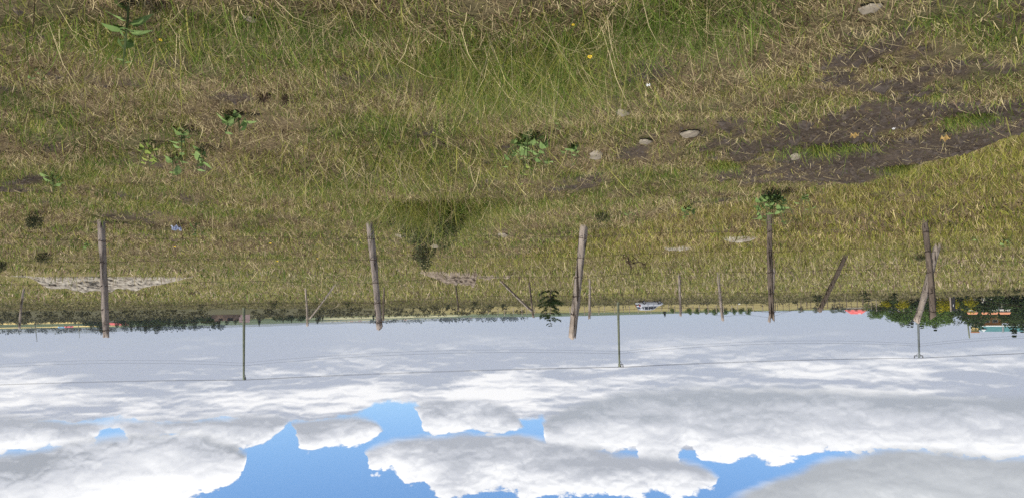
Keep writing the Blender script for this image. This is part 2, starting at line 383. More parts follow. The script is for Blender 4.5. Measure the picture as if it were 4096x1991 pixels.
M['weed_dark'] = leafy('dark_weed_leaves', c1=(0.034, 0.042, 0.022), c2=(0.125, 0.13, 0.07), trans=0.2, scale=9)
M['stem'] = noisy('weed_stem', (0.08, 0.11, 0.04), (0.14, 0.17, 0.07), 20)
M['twig'] = noisy('dead_twig', (0.035, 0.022, 0.016), (0.10, 0.065, 0.045), 25)
M['bark'] = noisy('bark', (0.05, 0.04, 0.03), (0.13, 0.10, 0.075), 14, stretch=(1, 1, 0.3))
M['stone'] = noisy('pale_stone', (0.14, 0.118, 0.088), (0.29, 0.25, 0.195), 9, 0.95, bump=0.01)
M['scarp'] = noisy('chalky_earth', (0.13, 0.105, 0.08), (0.33, 0.295, 0.24), 7, 0.95, bump=0.04, detail=9, c3=(0.44, 0.405, 0.345), lo=0.32, hi=0.56)

# ------------------------------------------------------------------ what grows where (patches traced in the photograph, kept as ground ellipses)
def patches(lst):
    out = []
    for (px, py, rx, ry, *k) in lst:
        p = hit(px, py); d = depth(p); h = EYE[2] - p[2]
        out.append((p[0], p[1], rx / F * d, max(ry / F * d * d / h, 0.06), *k))
    return out
def pmask(x, y, lst, soft=0.6):
    s = np.zeros_like(np.asarray(x, float))
    for (cx, cy, rx, ry, *k) in lst:
        q = ((x - cx) / rx) ** 2 + ((y - cy) / ry) ** 2
        s = np.maximum(s, (k[0] if k else 1.0) * np.exp(-q * soft))
    return s
DIRT = patches([(3950, 560, 330, 75), (3800, 640, 220, 45), (3500, 640, 260, 60), (3250, 560, 190, 45), (3560, 470, 220, 55), (3480, 205, 120, 40), (3600, 330, 150, 40), (3330, 330, 110, 40, .8),
                (3990, 430, 160, 50), (3020, 690, 130, 24, .8), (2900, 500, 90, 35, .55), (3180, 660, 150, 40, .9), (3400, 700, 200, 35), (3000, 620, 100, 22, .7), (2330, 715, 80, 24, .6), (2600, 265, 60, 30, .8), (2900, 800, 130, 18, .6),
                (700, 240, 50, 18, .9), (1500, 292, 110, 18, .9), (860, 372, 80, 26, .9), (220, 150, 70, 20, .8), (2530, 610, 60, 18, .7), (4050, 800, 120, 30, .6), (720, 420, 60, 14, .7), (2750, 500, 60, 20, .7), (60, 760, 80, 20, .6), (150, 690, 50, 16, .6), (560, 860, 90, 16, .6)])
GREENP = patches([(1100, 150, 480, 110), (1000, 230, 500, 60), (1950, 90, 330, 90), (2650, 50, 300, 70), (2080, 330, 300, 130, .8), (120, 440, 110, 60, .8), (330, 600, 150, 60, .5), (560, 150, 200, 60, .6), (1500, 560, 300, 90, .5), (3350, 590, 150, 22), (3870, 470, 80, 35), (3560, 130, 140, 45, .8), (1650, 830, 220, 70, .35),
                 (2900, 320, 80, 40, .6), (1250, 700, 350, 80, .4), (3850, 60, 140, 40, .6), (2250, 1010, 160, 30, .8), (1800, 1170, 250, 30, .7), (2500, 1160, 350, 30, .6), (3600, 990, 150, 20, .6), (1300, 1010, 250, 30, .4), (330, 960, 60, 20, .7), (3700, 650, 60, 12)])
STRAW = patches([(700, 330, 200, 80), (1250, 300, 170, 45), (900, 460, 220, 60, .8), (2480, 420, 300, 120, .9), (3350, 90, 350, 90, .9), (400, 560, 250, 70, .7), (2600, 830, 350, 80), (2330, 830, 180, 50), (2250, 570, 200, 60, .6), (3900, 330, 200, 70, .8), (200, 830, 200, 40, .7), (1150, 520, 120, 80, .6), (2850, 930, 350, 60, .9), (3500, 920, 250, 50, .7), (550, 1000, 300, 60, .6), (600, 700, 200, 50, .6), (3000, 250, 150, 60, .6)])
WEEDX = patches([(2120, 575, 125, 70), (2290, 600, 60, 35), (3085, 800, 100, 50), (520, 60, 110, 90), (955, 500, 70, 45), (590, 600, 60, 45), (720, 555, 70, 45), (690, 645, 70, 40), (815, 620, 60, 45), (205, 715, 50, 30), (2742, 840, 60, 25), (3222, 800, 40, 35), (2405, 860, 50, 22), (1690, 1000, 50, 20), (125, 870, 70, 25)])
BANKX = patches([(400, 1112, 330, 18), (220, 1112, 130, 16), (600, 1112, 130, 14), (1800, 1092, 110, 12), (1980, 1100, 70, 7), (2720, 988, 60, 9), (2965, 950, 70, 9), (2385, 600, 40, 22, .5), (3182, 605, 35, 18, .5), (2490, 432, 36, 18, .4), (2760, 512, 45, 22, .4), (3480, 12, 60, 14, .5), (1740, 972, 40, 10, .5), (2010, 930, 40, 8, .5), (2598, 1197, 100, 5)])
def masks(x, y):
    n1 = fbm(x * 1.9, y * 1.9, 21, 4, 0.6); n5 = fbm(x * 6.5, y * 6.5, 23, 3, 0.6); n2 = fbm(x * 0.7, y * 0.7, 31, 4, 0.6); n3 = fbm(x * 5, y * 5, 41, 3, 0.6)
    ed = edge_dist(x, y)
    dm = pmask(x, y, DIRT, 0.44) + (n1 - 0.5) * 1.1 + (n3 - 0.5) * 0.9 + (n5 - 0.5) * 1.1
    lower = ss(ed, 0.02, 0.14) * ss(y, 3, 5)
    dirt = ss(dm, 0.36, 0.56) * (1 - lower)
    bare = ss(n1 * 0.6 + n3 * 0.5, 0.66, 0.76) * 0.6 * (1 - lower)       # thin scattered bare spots
    n4 = fbm(x * 3.1, y * 3.1, 47, 3, 0.6)
    green = np.clip(pmask(x, y, GREENP) * 0.62 + (n2 - 0.5) * 0.8 + (n1 - 0.5) * 1.1 + (n4 - 0.5) * 1.2 + 0.14, 0, 1)
    straw = np.clip(pmask(x, y, STRAW) * 0.65 + (0.5 - n2) * 0.7 + (n3 - 0.5) * 1.2 + (0.5 - n4) * 1.2 + 0.2, 0, 1)
    green = green * (1 - 0.55 * lower); straw = straw * (1 - 0.35 * lower)
    return dirt, bare, green, straw, lower

# ------------------------------------------------------------------ ground sheet (polar grid, fine near the viewer, out to the horizon)
def np_mesh(name, V, quads, mat, col=None, smooth=True, tris=None):
    me = bpy.data.meshes.new(name)
    nq = len(quads); ntr = 0 if tris is None else len(tris)
    me.vertices.add(len(V)); me.vertices.foreach_set('co', np.ascontiguousarray(V, np.float32).ravel())
    me.loops.add(nq * 4 + ntr * 3)
    li = quads.ravel() if ntr == 0 else np.concatenate([quads.ravel(), tris.ravel()])
    me.loops.foreach_set('vertex_index', li.astype(np.int32))
    me.polygons.add(nq + ntr)
    st = np.arange(nq) * 4 if ntr == 0 else np.concatenate([np.arange(nq) * 4, nq * 4 + np.arange(ntr) * 3])
    me.polygons.foreach_set('loop_start', st.astype(np.int32))
    if smooth: me.polygons.foreach_set('use_smooth', np.ones(nq + ntr, bool))
    if col is not None:
        at = me.attributes.new('Col', 'FLOAT_COLOR', 'POINT')
        at.data.foreach_set('color', np.ascontiguousarray(np.concatenate([col, np.ones((len(col), 1))], 1), np.float32).ravel())
    me.materials.append(mat); me.update(calc_edges=True)
    o = bpy.data.objects.new(name, me); COL.objects.link(o); return o
def lerp(a, b, t): return a + (np.asarray(b) - a) * t[..., None]
rad = np.concatenate([np.arange(0.4, 2.6, 0.2), np.geomspace(2.6, 30, 330), np.geomspace(30.6, 400, 150), np.geomspace(407, 13000, 70)])
fine = np.radians(np.arange(-46, 46.01, 0.2)); coarse = np.radians(np.arange(48, 313, 4.0))
ang = np.concatenate([fine, coarse])
RR, AA = np.meshgrid(rad, ang, indexing='ij')
GX, GY = RR * np.sin(AA), RR * np.cos(AA); GZ = g(GX, GY)
dirt, bare, green, straw, lower = masks(GX, GY)
nA = len(ang)
c = np.zeros(GX.shape + (3,)) + np.array([0.115, 0.088, 0.05])                 # thatch
c = lerp(c, [0.19, 0.145, 0.085], straw * 0.55); c = lerp(c, [0.085, 0.10, 0.038], green * 0.65)
c = lerp(c, [0.070, 0.054, 0.041], np.maximum(dirt, bare * 0.8))
d_ = np.hypot(GX, GY); a_ = np.degrees(np.arctan2(GX, GY))
# sward seen from afar: olive, with the dull zone beyond about 70 m, dirt track, then yellow fields on the far slopes
n_ = fbm(GX * 0.12, GY * 0.12, 55, 4, 0.6); nb = fbm(GX * 0.02, GY * 0.02, 57, 4, 0.6)
olive = np.zeros_like(c) + np.array([0.215, 0.19, 0.07]); olive = lerp(olive, [0.14, 0.15, 0.05], ss(n_, 0.45, 0.7)); olive = lerp(olive, [0.235, 0.19, 0.075], ss(nb, 0.55, 0.75) * 0.6)
c = lerp(c, 0, np.zeros_like(d_)) * (1 - ss(d_, 14, 40))[..., None] + olive * ss(d_, 14, 40)[..., None]
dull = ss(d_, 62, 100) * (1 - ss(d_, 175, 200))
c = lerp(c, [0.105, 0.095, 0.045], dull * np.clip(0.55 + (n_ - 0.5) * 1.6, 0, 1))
track = ss(d_, 112, 124) * (1 - ss(d_, 168, 182)) * ss(-a_, 3, 9)
c = lerp(c, [0.115, 0.09, 0.055], track * np.clip(0.75 + (n_ - 0.5) * 2, 0, 1))
rut = np.exp(-((d_ - 133 - 6 * (n_ - 0.5)) / 1.6) ** 2) + np.exp(-((d_ - 146 - 6 * (n_ - 0.5)) / 1.8) ** 2)
c = lerp(c, [0.07, 0.056, 0.042], np.clip(rut, 0, 1) * track * 0.8)
verge = ss(d_, 178, 190) * (1 - ss(d_, 240, 330))
c = lerp(c, [0.24, 0.20, 0.085], verge * (0.45 + 0.5 * (1 - ss(a_, 4, 14))))
scr = ss(d_, 150, 175) * (1 - ss(d_, 330, 420)) * ss(a_, 3, 12)
c = lerp(c, [0.085, 0.08, 0.042], scr)
yel = (ss(d_, 420, 440) * (1 - ss(d_, 600, 640)) + ss(d_, 820, 860) * (1 - ss(d_, 1000, 1050))) * ss(a_, 24.5, 28.5)
c = lerp(c, [0.08, 0.105, 0.05], ss(d_, 400, 430)); c = lerp(c, [0.62, 0.46, 0.17], yel * ss(nb, 0.3, 0.42))
fld = ss(d_, 430, 600) * (1 - ss(a_, 12, 15)) * ss(a_, 1.5, 5) * .8
cell = vn(GX * 0.012 + 5, GY * 0.004, 77)
c = lerp(c, [0.46, 0.42, 0.24], fld * ss(cell, 0.45, 0.55) * 0.9); c = lerp(c, [0.10, 0.13, 0.12], fld * ss(cell, 0.3, 0.2))
V = np.stack([GX, GY, GZ], -1).reshape(-1, 3)
i0 = (np.arange(len(rad) - 1)[:, None] * nA + np.arange(nA)[None, :]); j1 = (np.arange(nA) + 1) % nA
i1 = np.arange(len(rad) - 1)[:, None] * nA + j1[None, :]
Q = np.stack([i0, i0 + nA, i1 + nA, i1], -1).reshape(-1, 4)[:, ::-1]
mt, t, b = new_mat('field_soil_and_thatch'); n = t.nodes.new; lk = t.links.new
a = n('ShaderNodeAttribute'); a.attribute_name = 'Col'
tcn = n('ShaderNodeTexCoord')
x1 = n('ShaderNodeTexNoise'); x1.inputs['Scale'].default_value = 30; x1.inputs['Detail'].default_value = 6; x1.inputs['Roughness'].default_value = 0.7; lk(tcn.outputs['Object'], x1.inputs['Vector'])
x2 = n('ShaderNodeTexNoise'); x2.inputs['Scale'].default_value = 1.6; x2.inputs['Detail'].default_value = 7; x2.inputs['Roughness'].default_value = 0.7; lk(tcn.outputs['Object'], x2.inputs['Vector'])
mu = n('ShaderNodeMath'); mu.operation = 'MULTIPLY'; lk(x1.outputs['Fac'], mu.inputs[0]); lk(x2.outputs['Fac'], mu.inputs[1])
mr = n('ShaderNodeMapRange'); mr.inputs[1].default_value = 0.12; mr.inputs[2].default_value = 0.42; mr.inputs[3].default_value = 0.5; mr.inputs[4].default_value = 1.6; lk(mu.outputs[0], mr.inputs[0])
vm = n('ShaderNodeVectorMath'); vm.operation = 'SCALE'; lk(a.outputs['Color'], vm.inputs[0]); lk(mr.outputs[0], vm.inputs['Scale'])
lk(vm.outputs[0], b.inputs['Base Color']); b.inputs['Roughness'].default_value = 1.0; b.inputs['Specular IOR Level'].default_value = 0.05
bp = n('ShaderNodeBump'); bp.inputs['Distance'].default_value = 0.035; bp.inputs['Strength'].default_value = 0.9; lk(x1.outputs['Fac'], bp.inputs['Height']); lk(bp.outputs[0], b.inputs['Normal'])
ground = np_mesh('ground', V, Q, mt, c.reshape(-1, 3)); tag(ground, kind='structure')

# ------------------------------------------------------------------ grass: every blade a bent strip of real geometry
GC = {'green': ((0.075, 0.12, 0.024), (0.24, 0.32, 0.07)), 'olive': ((0.17, 0.175, 0.04), (0.46, 0.44, 0.12)),
      'straw': ((0.33, 0.26, 0.135), (0.76, 0.635, 0.36)), 'brown': ((0.09, 0.062, 0.04), (0.31, 0.215, 0.135))}
VB, CB, KB = [], [], []
def blades(x, y, z, h, w, lean, bend, phi, col, twist=None):
    n = len(x)
    if n == 0: return
    psi = rng.uniform(0, np.pi, n) if twist is None else twist
    wx, wy = np.cos(psi) * w * 0.5, np.sin(psi) * w * 0.5
    dx, dy = np.cos(phi), np.sin(phi)
    P = np.zeros((n, 5, 3), np.float32)
    for i, (t, s, ww) in enumerate(((0, -1, 1), (0, 1, 1), (0.55, -1, .8), (0.55, 1, .8), (1, 0, 0))):
        ou = h * (lean * t + bend * t * t); up = h * (t * np.sqrt(np.maximum(1 - lean ** 2, 0.02)) - 0.55 * bend * t * t)
        P[:, i, 0] = x + dx * ou + s * ww * wx; P[:, i, 1] = y + dy * ou + s * ww * wy; P[:, i, 2] = z + np.maximum(up, 0.004) - (0.01 if t == 0 else 0)
    VB.append(P); CB.append(np.repeat(col[:, None, :], 5, 1).astype(np.float32))
def rcol(kind, n):
    a, b = np.array(GC[kind][0]), np.array(GC[kind][1]); t = rng.beta(1.1, 1.5, n)
    return a + (b - a) * t[:, None] * rng.uniform(0.88, 1.12, (n, 1))
def sow(rmin, rmax, dens, hs, ws, amax=41.0):
    A = (rmax ** 2 - rmin ** 2) * R(amax); n = int(A * dens)
    r = np.sqrt(rng.uniform(rmin ** 2, rmax ** 2, n)); th = rng.uniform(-R(amax), R(amax), n)
    x, y = r * np.sin(th), r * np.cos(th)
    dirt, bare, green, straw, lower = masks(x, y)
    clump = 0.5 * fbm(x * 3.3, y * 3.3, 61, 3, 0.6) + 0.5 * fbm(x * 8.5, y * 8.5, 67, 2, 0.6)
    keep = rng.random(n) < np.clip(1 - dirt * 0.90 - bare * 0.8, 0.03, 1) * np.clip(0.10 + 2.4 * (clump - 0.33), 0.10, 1)
    x, y, r, dirt, green, straw, lower, clump = (q[keep] for q in (x, y, r, dirt, green, straw, lower, clump)); n = len(x)
    far = ss(r, 14, 30)
    wts = np.stack([green * 1.35 + 0.10, 0.42 + 0.8 * lower + 0.65 * far, straw * 1.35 + 0.30 + 0.35 * far, straw * 0.95 + 0.25 * dirt + 0.24 + 0.16 * far], 1)
    cum = np.cumsum(wts, 1) / wts.sum(1, keepdims=True); u = rng.random(n)[:, None]
    k = (u > cum).sum(1)
    col = np.zeros((n, 3)); dl = ss(r, 52, 105)[:, None]
    for i, nm in enumerate(('green', 'olive', 'straw', 'brown')):
        q = k == i; col[q] = rcol(nm, q.sum())
    col = col * (1 + (lower * ss(r, 3, 6) * (1 - ss(r, 16, 26)))[:, None] * np.array([.05, .03, -.08]))
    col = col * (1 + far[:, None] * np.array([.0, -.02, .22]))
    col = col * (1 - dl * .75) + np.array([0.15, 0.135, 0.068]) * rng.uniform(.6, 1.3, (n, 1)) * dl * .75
    bx = np.clip(pmask(x, y, BANKX, .9) * 1.7, 0, 1); q = rng.random(n) > bx * .93
    x, y, r, dirt, green, straw, lower, clump, k, col = (v_[q] for v_ in (x, y, r, dirt, green, straw, lower, clump, k, col)); n = len(x); far = ss(r, 14, 30)
    near_d = ss(pmask(x, y, DIRT, .55), .12, .4) * (1 - lower); near_w = np.clip(pmask(x, y, WEEDX, .8) * 1.2, 0, 1)
    flat = (rng.random(n) < np.where(k >= 2, 0.70, 0.22)) & (rng.random(n) > lower * 0.7)
    tall = 0.65 + 1.0 * clump + 0.35 * lower + 0.25 * green
    h = hs * tall * rng.gamma(5, 0.2, n) * (1 - .5 * near_d) * (1 - .3 * near_w)
    lean = np.where(flat, rng.uniform(0.86, 0.99, n), np.abs(rng.normal(0.25, 0.28, n))).clip(0, 0.99)
    bend = np.where(flat, rng.uniform(-0.05, 0.3, n), np.abs(rng.normal(0.35, 0.3, n)))
    w = ws * rng.uniform(0.6, 1.35, n)
    phi = rng.uniform(0, 2 * np.pi, n)
    blades(x, y, g(x, y), h, w, lean, bend, phi, col)
sow(2.6, 5.5, 9500, 0.050, 0.0038)
sow(5.5, 9.0, 5200, 0.058, 0.0054)
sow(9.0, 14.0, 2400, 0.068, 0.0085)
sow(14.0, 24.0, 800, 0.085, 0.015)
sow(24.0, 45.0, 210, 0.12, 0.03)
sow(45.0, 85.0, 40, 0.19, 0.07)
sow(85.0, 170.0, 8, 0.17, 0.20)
def litter_sow(rmin, rmax, dens, hs, ws):
    # dead straw and stem litter lying on thatch and bare soil
    n = int((rmax ** 2 - rmin ** 2) * R(41) * dens); r = np.sqrt(rng.uniform(rmin ** 2, rmax ** 2, n)); th = rng.uniform(-R(41), R(41), n)
    x, y = r * np.sin(th), r * np.cos(th); dirt, bare, green, straw, lower = masks(x, y)
    pt = fbm(x * 4.5, y * 4.5, 83, 3, .6)
    q = rng.random(n) < np.clip((0.25 + 0.9 * straw - 0.35 * green) * (1 - .62 * dirt) * (1 - .6 * lower) * np.clip(.2 + 3 * (pt - .38), .1, 1.2), 0.02, 1)
    x, y = x[q], y[q]; n = len(x); col = np.where(rng.random(n)[:, None] < .6, rcol('straw', n), rcol('brown', n)) * rng.uniform(.5, .98, (n, 1))
    blades(x, y, g(x, y) + rng.uniform(0.0, 0.03, n), hs * rng.gamma(4, .25, n), ws * rng.uniform(.6, 1.4, n), rng.uniform(.93, .995, n), rng.normal(0, .12, n), rng.uniform(0, 2 * np.pi, n), col)
def stalks(n, rmin, rmax, hs, ws, kinds, lowerw=0.0, cx=None):
    r = np.sqrt(rng.uniform(rmin ** 2, rmax ** 2, n)); th = rng.uniform(-R(39), R(39), n)
    x, y = r * np.sin(th), r * np.cos(th)
    cl = fbm(x * 0.9, y * 0.9, 71, 3); dm = masks(x, y)[0]
    q = (cl > 0.47) & (dm < 0.3); x, y = x[q], y[q]; n = len(x)
    col = np.concatenate([rcol(kk, n)[None] for kk in kinds])[rng.integers(0, len(kinds), n), np.arange(n)]
    blades(x, y, g(x, y), hs * rng.gamma(6, 1 / 6, n), ws * rng.uniform(0.7, 1.2, n), np.abs(rng.normal(0.4, 0.4, n)).clip(0, .97), rng.normal(0.08, 0.16, n), rng.uniform(0, 2 * np.pi, n), col)
litter_sow(2.6, 5.5, 3000, 0.055, 0.0036); litter_sow(5.5, 9, 1700, 0.085, 0.005); litter_sow(9, 14, 700, 0.11, 0.008); litter_sow(14, 24, 160, 0.16, 0.014)
stalks(280, 2.7, 9, 0.26, 0.0030, ('straw', 'olive', 'olive', 'green'))
stalks(1300, 9, 20, 0.28, 0.007, ('straw', 'olive'))
stalks(2600, 20, 42, 0.40, 0.022, ('straw', 'straw', 'olive'))
def tussock(px, py, n, rx, ry, hs, ws, kinds, sway=0.0, lean=0.4):
    p = hit(px, py); x = p[0] + rng.normal(0, rx, n); y = p[1] + rng.normal(0, ry, n)
    col = np.concatenate([rcol(kk, n)[None] for kk in kinds])[rng.integers(0, len(kinds), n), np.arange(n)]
    blades(x, y, g(x, y), hs * rng.gamma(7, 1 / 7, n), ws * rng.uniform(0.7, 1.3, n), np.abs(rng.normal(lean, 0.25, n)).clip(0, .95), np.abs(rng.normal(0.4, 0.3, n)), rng.uniform(0, 2 * np.pi, n) * (1 - sway) + sway * rng.normal(np.pi / 2 * 3, 0.6, n), col)
T4 = ('green', 'green', 'green', 'olive', 'olive', 'straw')
tussock(2080, 300, 1500, 0.28, 0.22, 0.30, 0.0031, T4); tussock(1960, 190, 600, 0.2, 0.15, 0.26, 0.0031, T4); tussock(2250, 170, 700, 0.2, 0.15, 0.26, 0.0031, T4)
tussock(2700, 50, 900, 0.22, 0.12, 0.24, 0.0031, ('green', 'green', 'green', 'straw')); tussock(1500, 230, 500, 0.35, 0.12, 0.17, 0.0031, T4)
tussock(1240, 90, 600, 0.3, 0.12, 0.2, 0.0031, ('green', 'green', 'straw')); tussock(1650, 620, 1200, 0.6, 0.35, 0.27, 0.006, ('olive', 'green', 'straw', 'olive'))
tussock(1740, 812, 2300, 0.30, 0.2, 0.46, 0.0055, ('green', 'olive', 'green', 'olive', 'straw')); tussock(1930, 800, 350, 0.3, 0.2, 0.36, 0.0055, T4); tussock(1540, 810, 250, 0.25, 0.2, 0.3, 0.0055, T4)
tussock(3300, 590, 500, 0.2, 0.06, 0.10, 0.005, ('green', 'green', 'olive')); tussock(3870, 465, 350, 0.12, 0.07, 0.10, 0.005, ('green', 'green', 'olive')); tussock(2890, 650, 260, 0.08, 0.06, 0.11, 0.005, ('green', 'olive'))
tussock(3600, 665, 300, 0.12, 0.03, 0.1, 0.005, ('green', 'olive')); tussock(560, 150, 700, 0.35, 0.15, 0.16, 0.004, T4)
VB = np.concatenate(VB); CB = np.concatenate(CB); nb_ = len(VB)
base = np.arange(nb_)[:, None] * 5
grass = np_mesh('grass', VB.reshape(-1, 3), base + np.array([[0, 1, 3, 2]]), M['grass'], CB.reshape(-1, 3), smooth=False, tris=base + np.array([[2, 3, 4]]))
tag(grass, 'dry olive and straw coloured meadow grass covering the field', 'grass', kind='stuff')
print('blades', nb_)

# ------------------------------------------------------------------ fences
def post_mesh(mb, base, top, rb, rt, seed, n=16, rings=26, crook=0.012, slant=0.0):
    """a split weathered post: crooked, fluted, with a rough sawn end"""
    base, top = np.array(base, float), np.array(top, float)
    ax = (top - base); Ln = np.linalg.norm(ax); ax = ax / Ln
    s = np.cross(ax, [0.2, 1, 0.1]); s /= np.linalg.norm(s); q = np.cross(ax, s)
    rs = np.random.default_rng(seed); ph = rs.uniform(0, 6.28, 6); fl = 1 + 0.10 * rs.normal(0, 1, n)
    vs, fs = [], []
    for i in range(rings + 1):
        t = i / rings
        r = rb + (rt - rb) * t
        off = crook * Ln * (math.sin(t * 3.1 + ph[0]) * s + 0.7 * math.sin(t * 5.3 + ph[1]) * q) - crook * Ln * (math.sin(ph[0]) * s + 0.7 * math.sin(ph[1]) * q) * (1 - t) - crook * Ln * (math.sin(3.1 + ph[0]) * s + .7 * math.sin(5.3 + ph[1]) * q) * t
        for k in range(n):
            a = 2 * math.pi * k / n + 0.25 * t
            rr = r * fl[k] * (1 + 0.06 * math.sin(9 * t + k * 1.7 + ph[2]) + 0.05 * math.sin(23 * t + 2.1 * k + ph[3]) + rs.normal(0, 0.012))
            p = base + ax * Ln * t + off + (math.cos(a) * s + math.sin(a) * q) * rr
            if i == rings: p = p + ax * (slant * math.cos(a + ph[4]) * r + rs.normal(0, 0.15) * r)
            vs.append(p)
    for i in range(rings):
        for k in range(n): fs.append((i * n + k, i * n + (k + 1) % n, (i + 1) * n + (k + 1) % n, (i + 1) * n + k))
    vs.append(base + ax * Ln * 1.0 + ax * 0.1 * rt); c_ = len(vs) - 1
    for k in range(n): fs.append((rings * n + k, rings * n + (k + 1) % n, c_))
    mb.add(vs, fs)
def span_wire(pts, sag, barb=0.0, r=0.0022, seed=0, wob=0.0):
    mb = MB(); rs = random.Random(seed); n = 14; out = []
    for a, b in zip(pts[:-1], pts[1:]):
        a, b = Vector(a), Vector(b)
        for i in range(n):
            t = i / n; p = a.lerp(b, t); p.z -= 4 * sag * t * (1 - t); 
            if 0 < i: p += Vector((0, rs.gauss(0, wob), rs.gauss(0, wob)))
            out.append(p)
    out.append(Vector(pts[-1])); mb.tube(out, r, 5)
    if barb:
        for a, b in zip(out[:-1], out[1:]):
            k = max(1, int((b - a).length / barb))
            for i in range(k):
                p = a.lerp(b, (i + .5) / k); d = Vector((rs.gauss(0, .3), rs.gauss(0, 1), rs.gauss(0, 1))).normalized() * 0.016
                mb.tube([p - d, p, p + d], 0.0024, 4)
    return mb
def stand(bx, by, tx, ty, wb, wt):
    """post foot and head from photograph pixels (foot on the ground), radii from its drawn widths"""
    b = hit(bx, by); dp = depth(b)
    d = ray(tx, ty); t = dp / np.dot(d, fw); tp = EYE + d * t
    return b - (tp - b) / np.linalg.norm(tp - b) * 0.10, tp, wb / F * dp / 2, wt / F * dp / 2, b

SP1 = [(405, 880, 426, 1346, 26, 23, 'wood_grey', 'grey fluted post, straight', .2), (1476, 885, 1517, 1311, 27, 23, 'wood_grey', 'grey post with a long dark crack and slight lean', .9), (2335, 900, 2288, 1347, 29, 29, 'wood_pale', 'palest and thickest post, leaning, with a rough bleached head', .5), (3078, 850, 3089, 1270, 19, 21, 'wood_dark', 'dark brown post rising from a leafy weed', 1.3), (3700, 868, 3733, 1269, 20, 23, 'wood_dark', 'dark brown post beside a pale slanting brace', .6)]
WY = [[965, 1052, 1145, 1238, 1321], [955, 1040, 1132, 1213, 1290], [953, 1033, 1110, 1185, 1256], [930, 1010, 1090, 1175, 1250], [930, 1008, 1090, 1172, 1246]]
f1 = empty('barbed_wire_fence', hit(2048, 895), 'nearer barbed wire fence on five thick weathered wooden posts with sagging wires', 'fence')
tops = []
wire_pts = [[] for _ in range(5)]
for i, (bx, by, tx, ty, wb, wt, mt_, lab, sl_) in enumerate(SP1):
    b, t_, rb, rt, foot = stand(bx, by, tx, ty, wb, wt)
    mb = MB(); post_mesh(mb, b, t_, rb, rt, 100 + i, slant=sl_, crook=0.006)
    o = mb.build('post', M[mt_], f1, smooth=True); o['label'] = lab
    tops.append((foot, t_, rb))
    for k, wy in enumerate(WY[i]):
        u = (wy - by) / (ty - by); c_ = np.array(foot) * (1 - u) + np.array(t_) * u
        p = c_ + np.array([0, -max(rb, rt) * 1.02, 0]); wire_pts[k].append(p)
        # wire tie wrapped round the post
        mt2 = MB(); rr = max(rb, rt) * 1.06
        mt2.tube([c_ + np.array([math.cos(a) * rr, math.sin(a) * rr, 0.012 * math.sin(a * 2 + k)]) for a in np.linspace(0, 2 * math.pi, 15)], 0.0042, 5)
        mt2.build('wire_tie', M['wire'], o, loc=Vector(f1.location))
for k in range(5):
    pts = wire_pts[k]
    le = pts[0] + (pts[0] - pts[1]) * 0.9; re = pts[-1] + (pts[-1] - pts[-2]) * 0.9
    span_wire([le] + pts + [re], 0.10 if k == 4 else 0.045, 0.11, seed=k, wob=0.006).build('wire', M['wire'], f1)

f2 = empty('barbed_wire_fence', hit(2048, 1110), 'farther barbed wire fence of thin crooked posts crossing the meadow', 'fence')
SP2 = [(97, 1146, 78, 1313, 9, 9, 'wood_grey'), (1221, 1142, 1230, 1303, 7, 9, 'wood_pale'), (1537, 1140, 1533, 1281, 6, 8, 'wood_dark'), (1822, 1130, 1834, 1241, 7, 7, 'wood_dark'), (2116, 1115, 2134, 1269, 8, 9, 'wood_dark'),
       (2359, 1103, 2357, 1274, 8, 9, 'wood_grey'), (2717, 1088, 2722, 1263, 10, 11, 'wood_grey'), (2872, 1080, 2891, 1280, 10, 11, 'wood_grey'), (3098, 1060, 3076, 1287, 9, 11, 'wood_grey'), (3393, 1005, 3278, 1244, 17, 17, 'wood_dark')]
BR2 = [(1346, 1128, 1237, 1274, 8, 7, 'wood_pale'), (1995, 1115, 2127, 1243, 9, 9, 'wood_grey'), (3756, 970, 3664, 1287, 24, 21, 'wood_pale')]
p2 = []
for i, (bx, by, tx, ty, wb, wt, mt_) in enumerate(SP2):
    b, t_, rb, rt, foot = stand(bx, by, tx, ty, wb, wt)
    mb = MB(); post_mesh(mb, b, t_, rb, rt, 200 + i, n=10, rings=16, crook=0.012, slant=.4)
    mb.build('post', M[mt_], f2, smooth=True); p2.append((foot, t_, rb))
for i, (bx, by, tx, ty, wb, wt, mt_) in enumerate(BR2):
    b, t_, rb, rt, foot = stand(bx, by, tx, ty, wb, wt)
    mb = MB(); post_mesh(mb, b, t_, rb, rt, 260 + i, n=10, rings=16, crook=0.012, slant=.4)
    o = mb.build('brace', M[mt_], f2, smooth=True)
    if i == 2: p2.append((foot, t_, rb)); o['label'] = 'thick pale slanting brace'
for fr in (0.30, 0.52, 0.74, 0.93):
    pts = [np.array(a) * (1 - fr) + np.array(b_) * fr + np.array([0, -rb, 0]) for a, b_, rb in p2]
    pts = [pts[0] + (pts[0] - pts[1]) * .6] + pts + [pts[-1] + (pts[-1] - pts[-2]) * .8]
    span_wire(pts, 0.09, 0, r=0.0034, seed=int(fr * 100), wob=0.01).build('wire', M['wire'], f2)

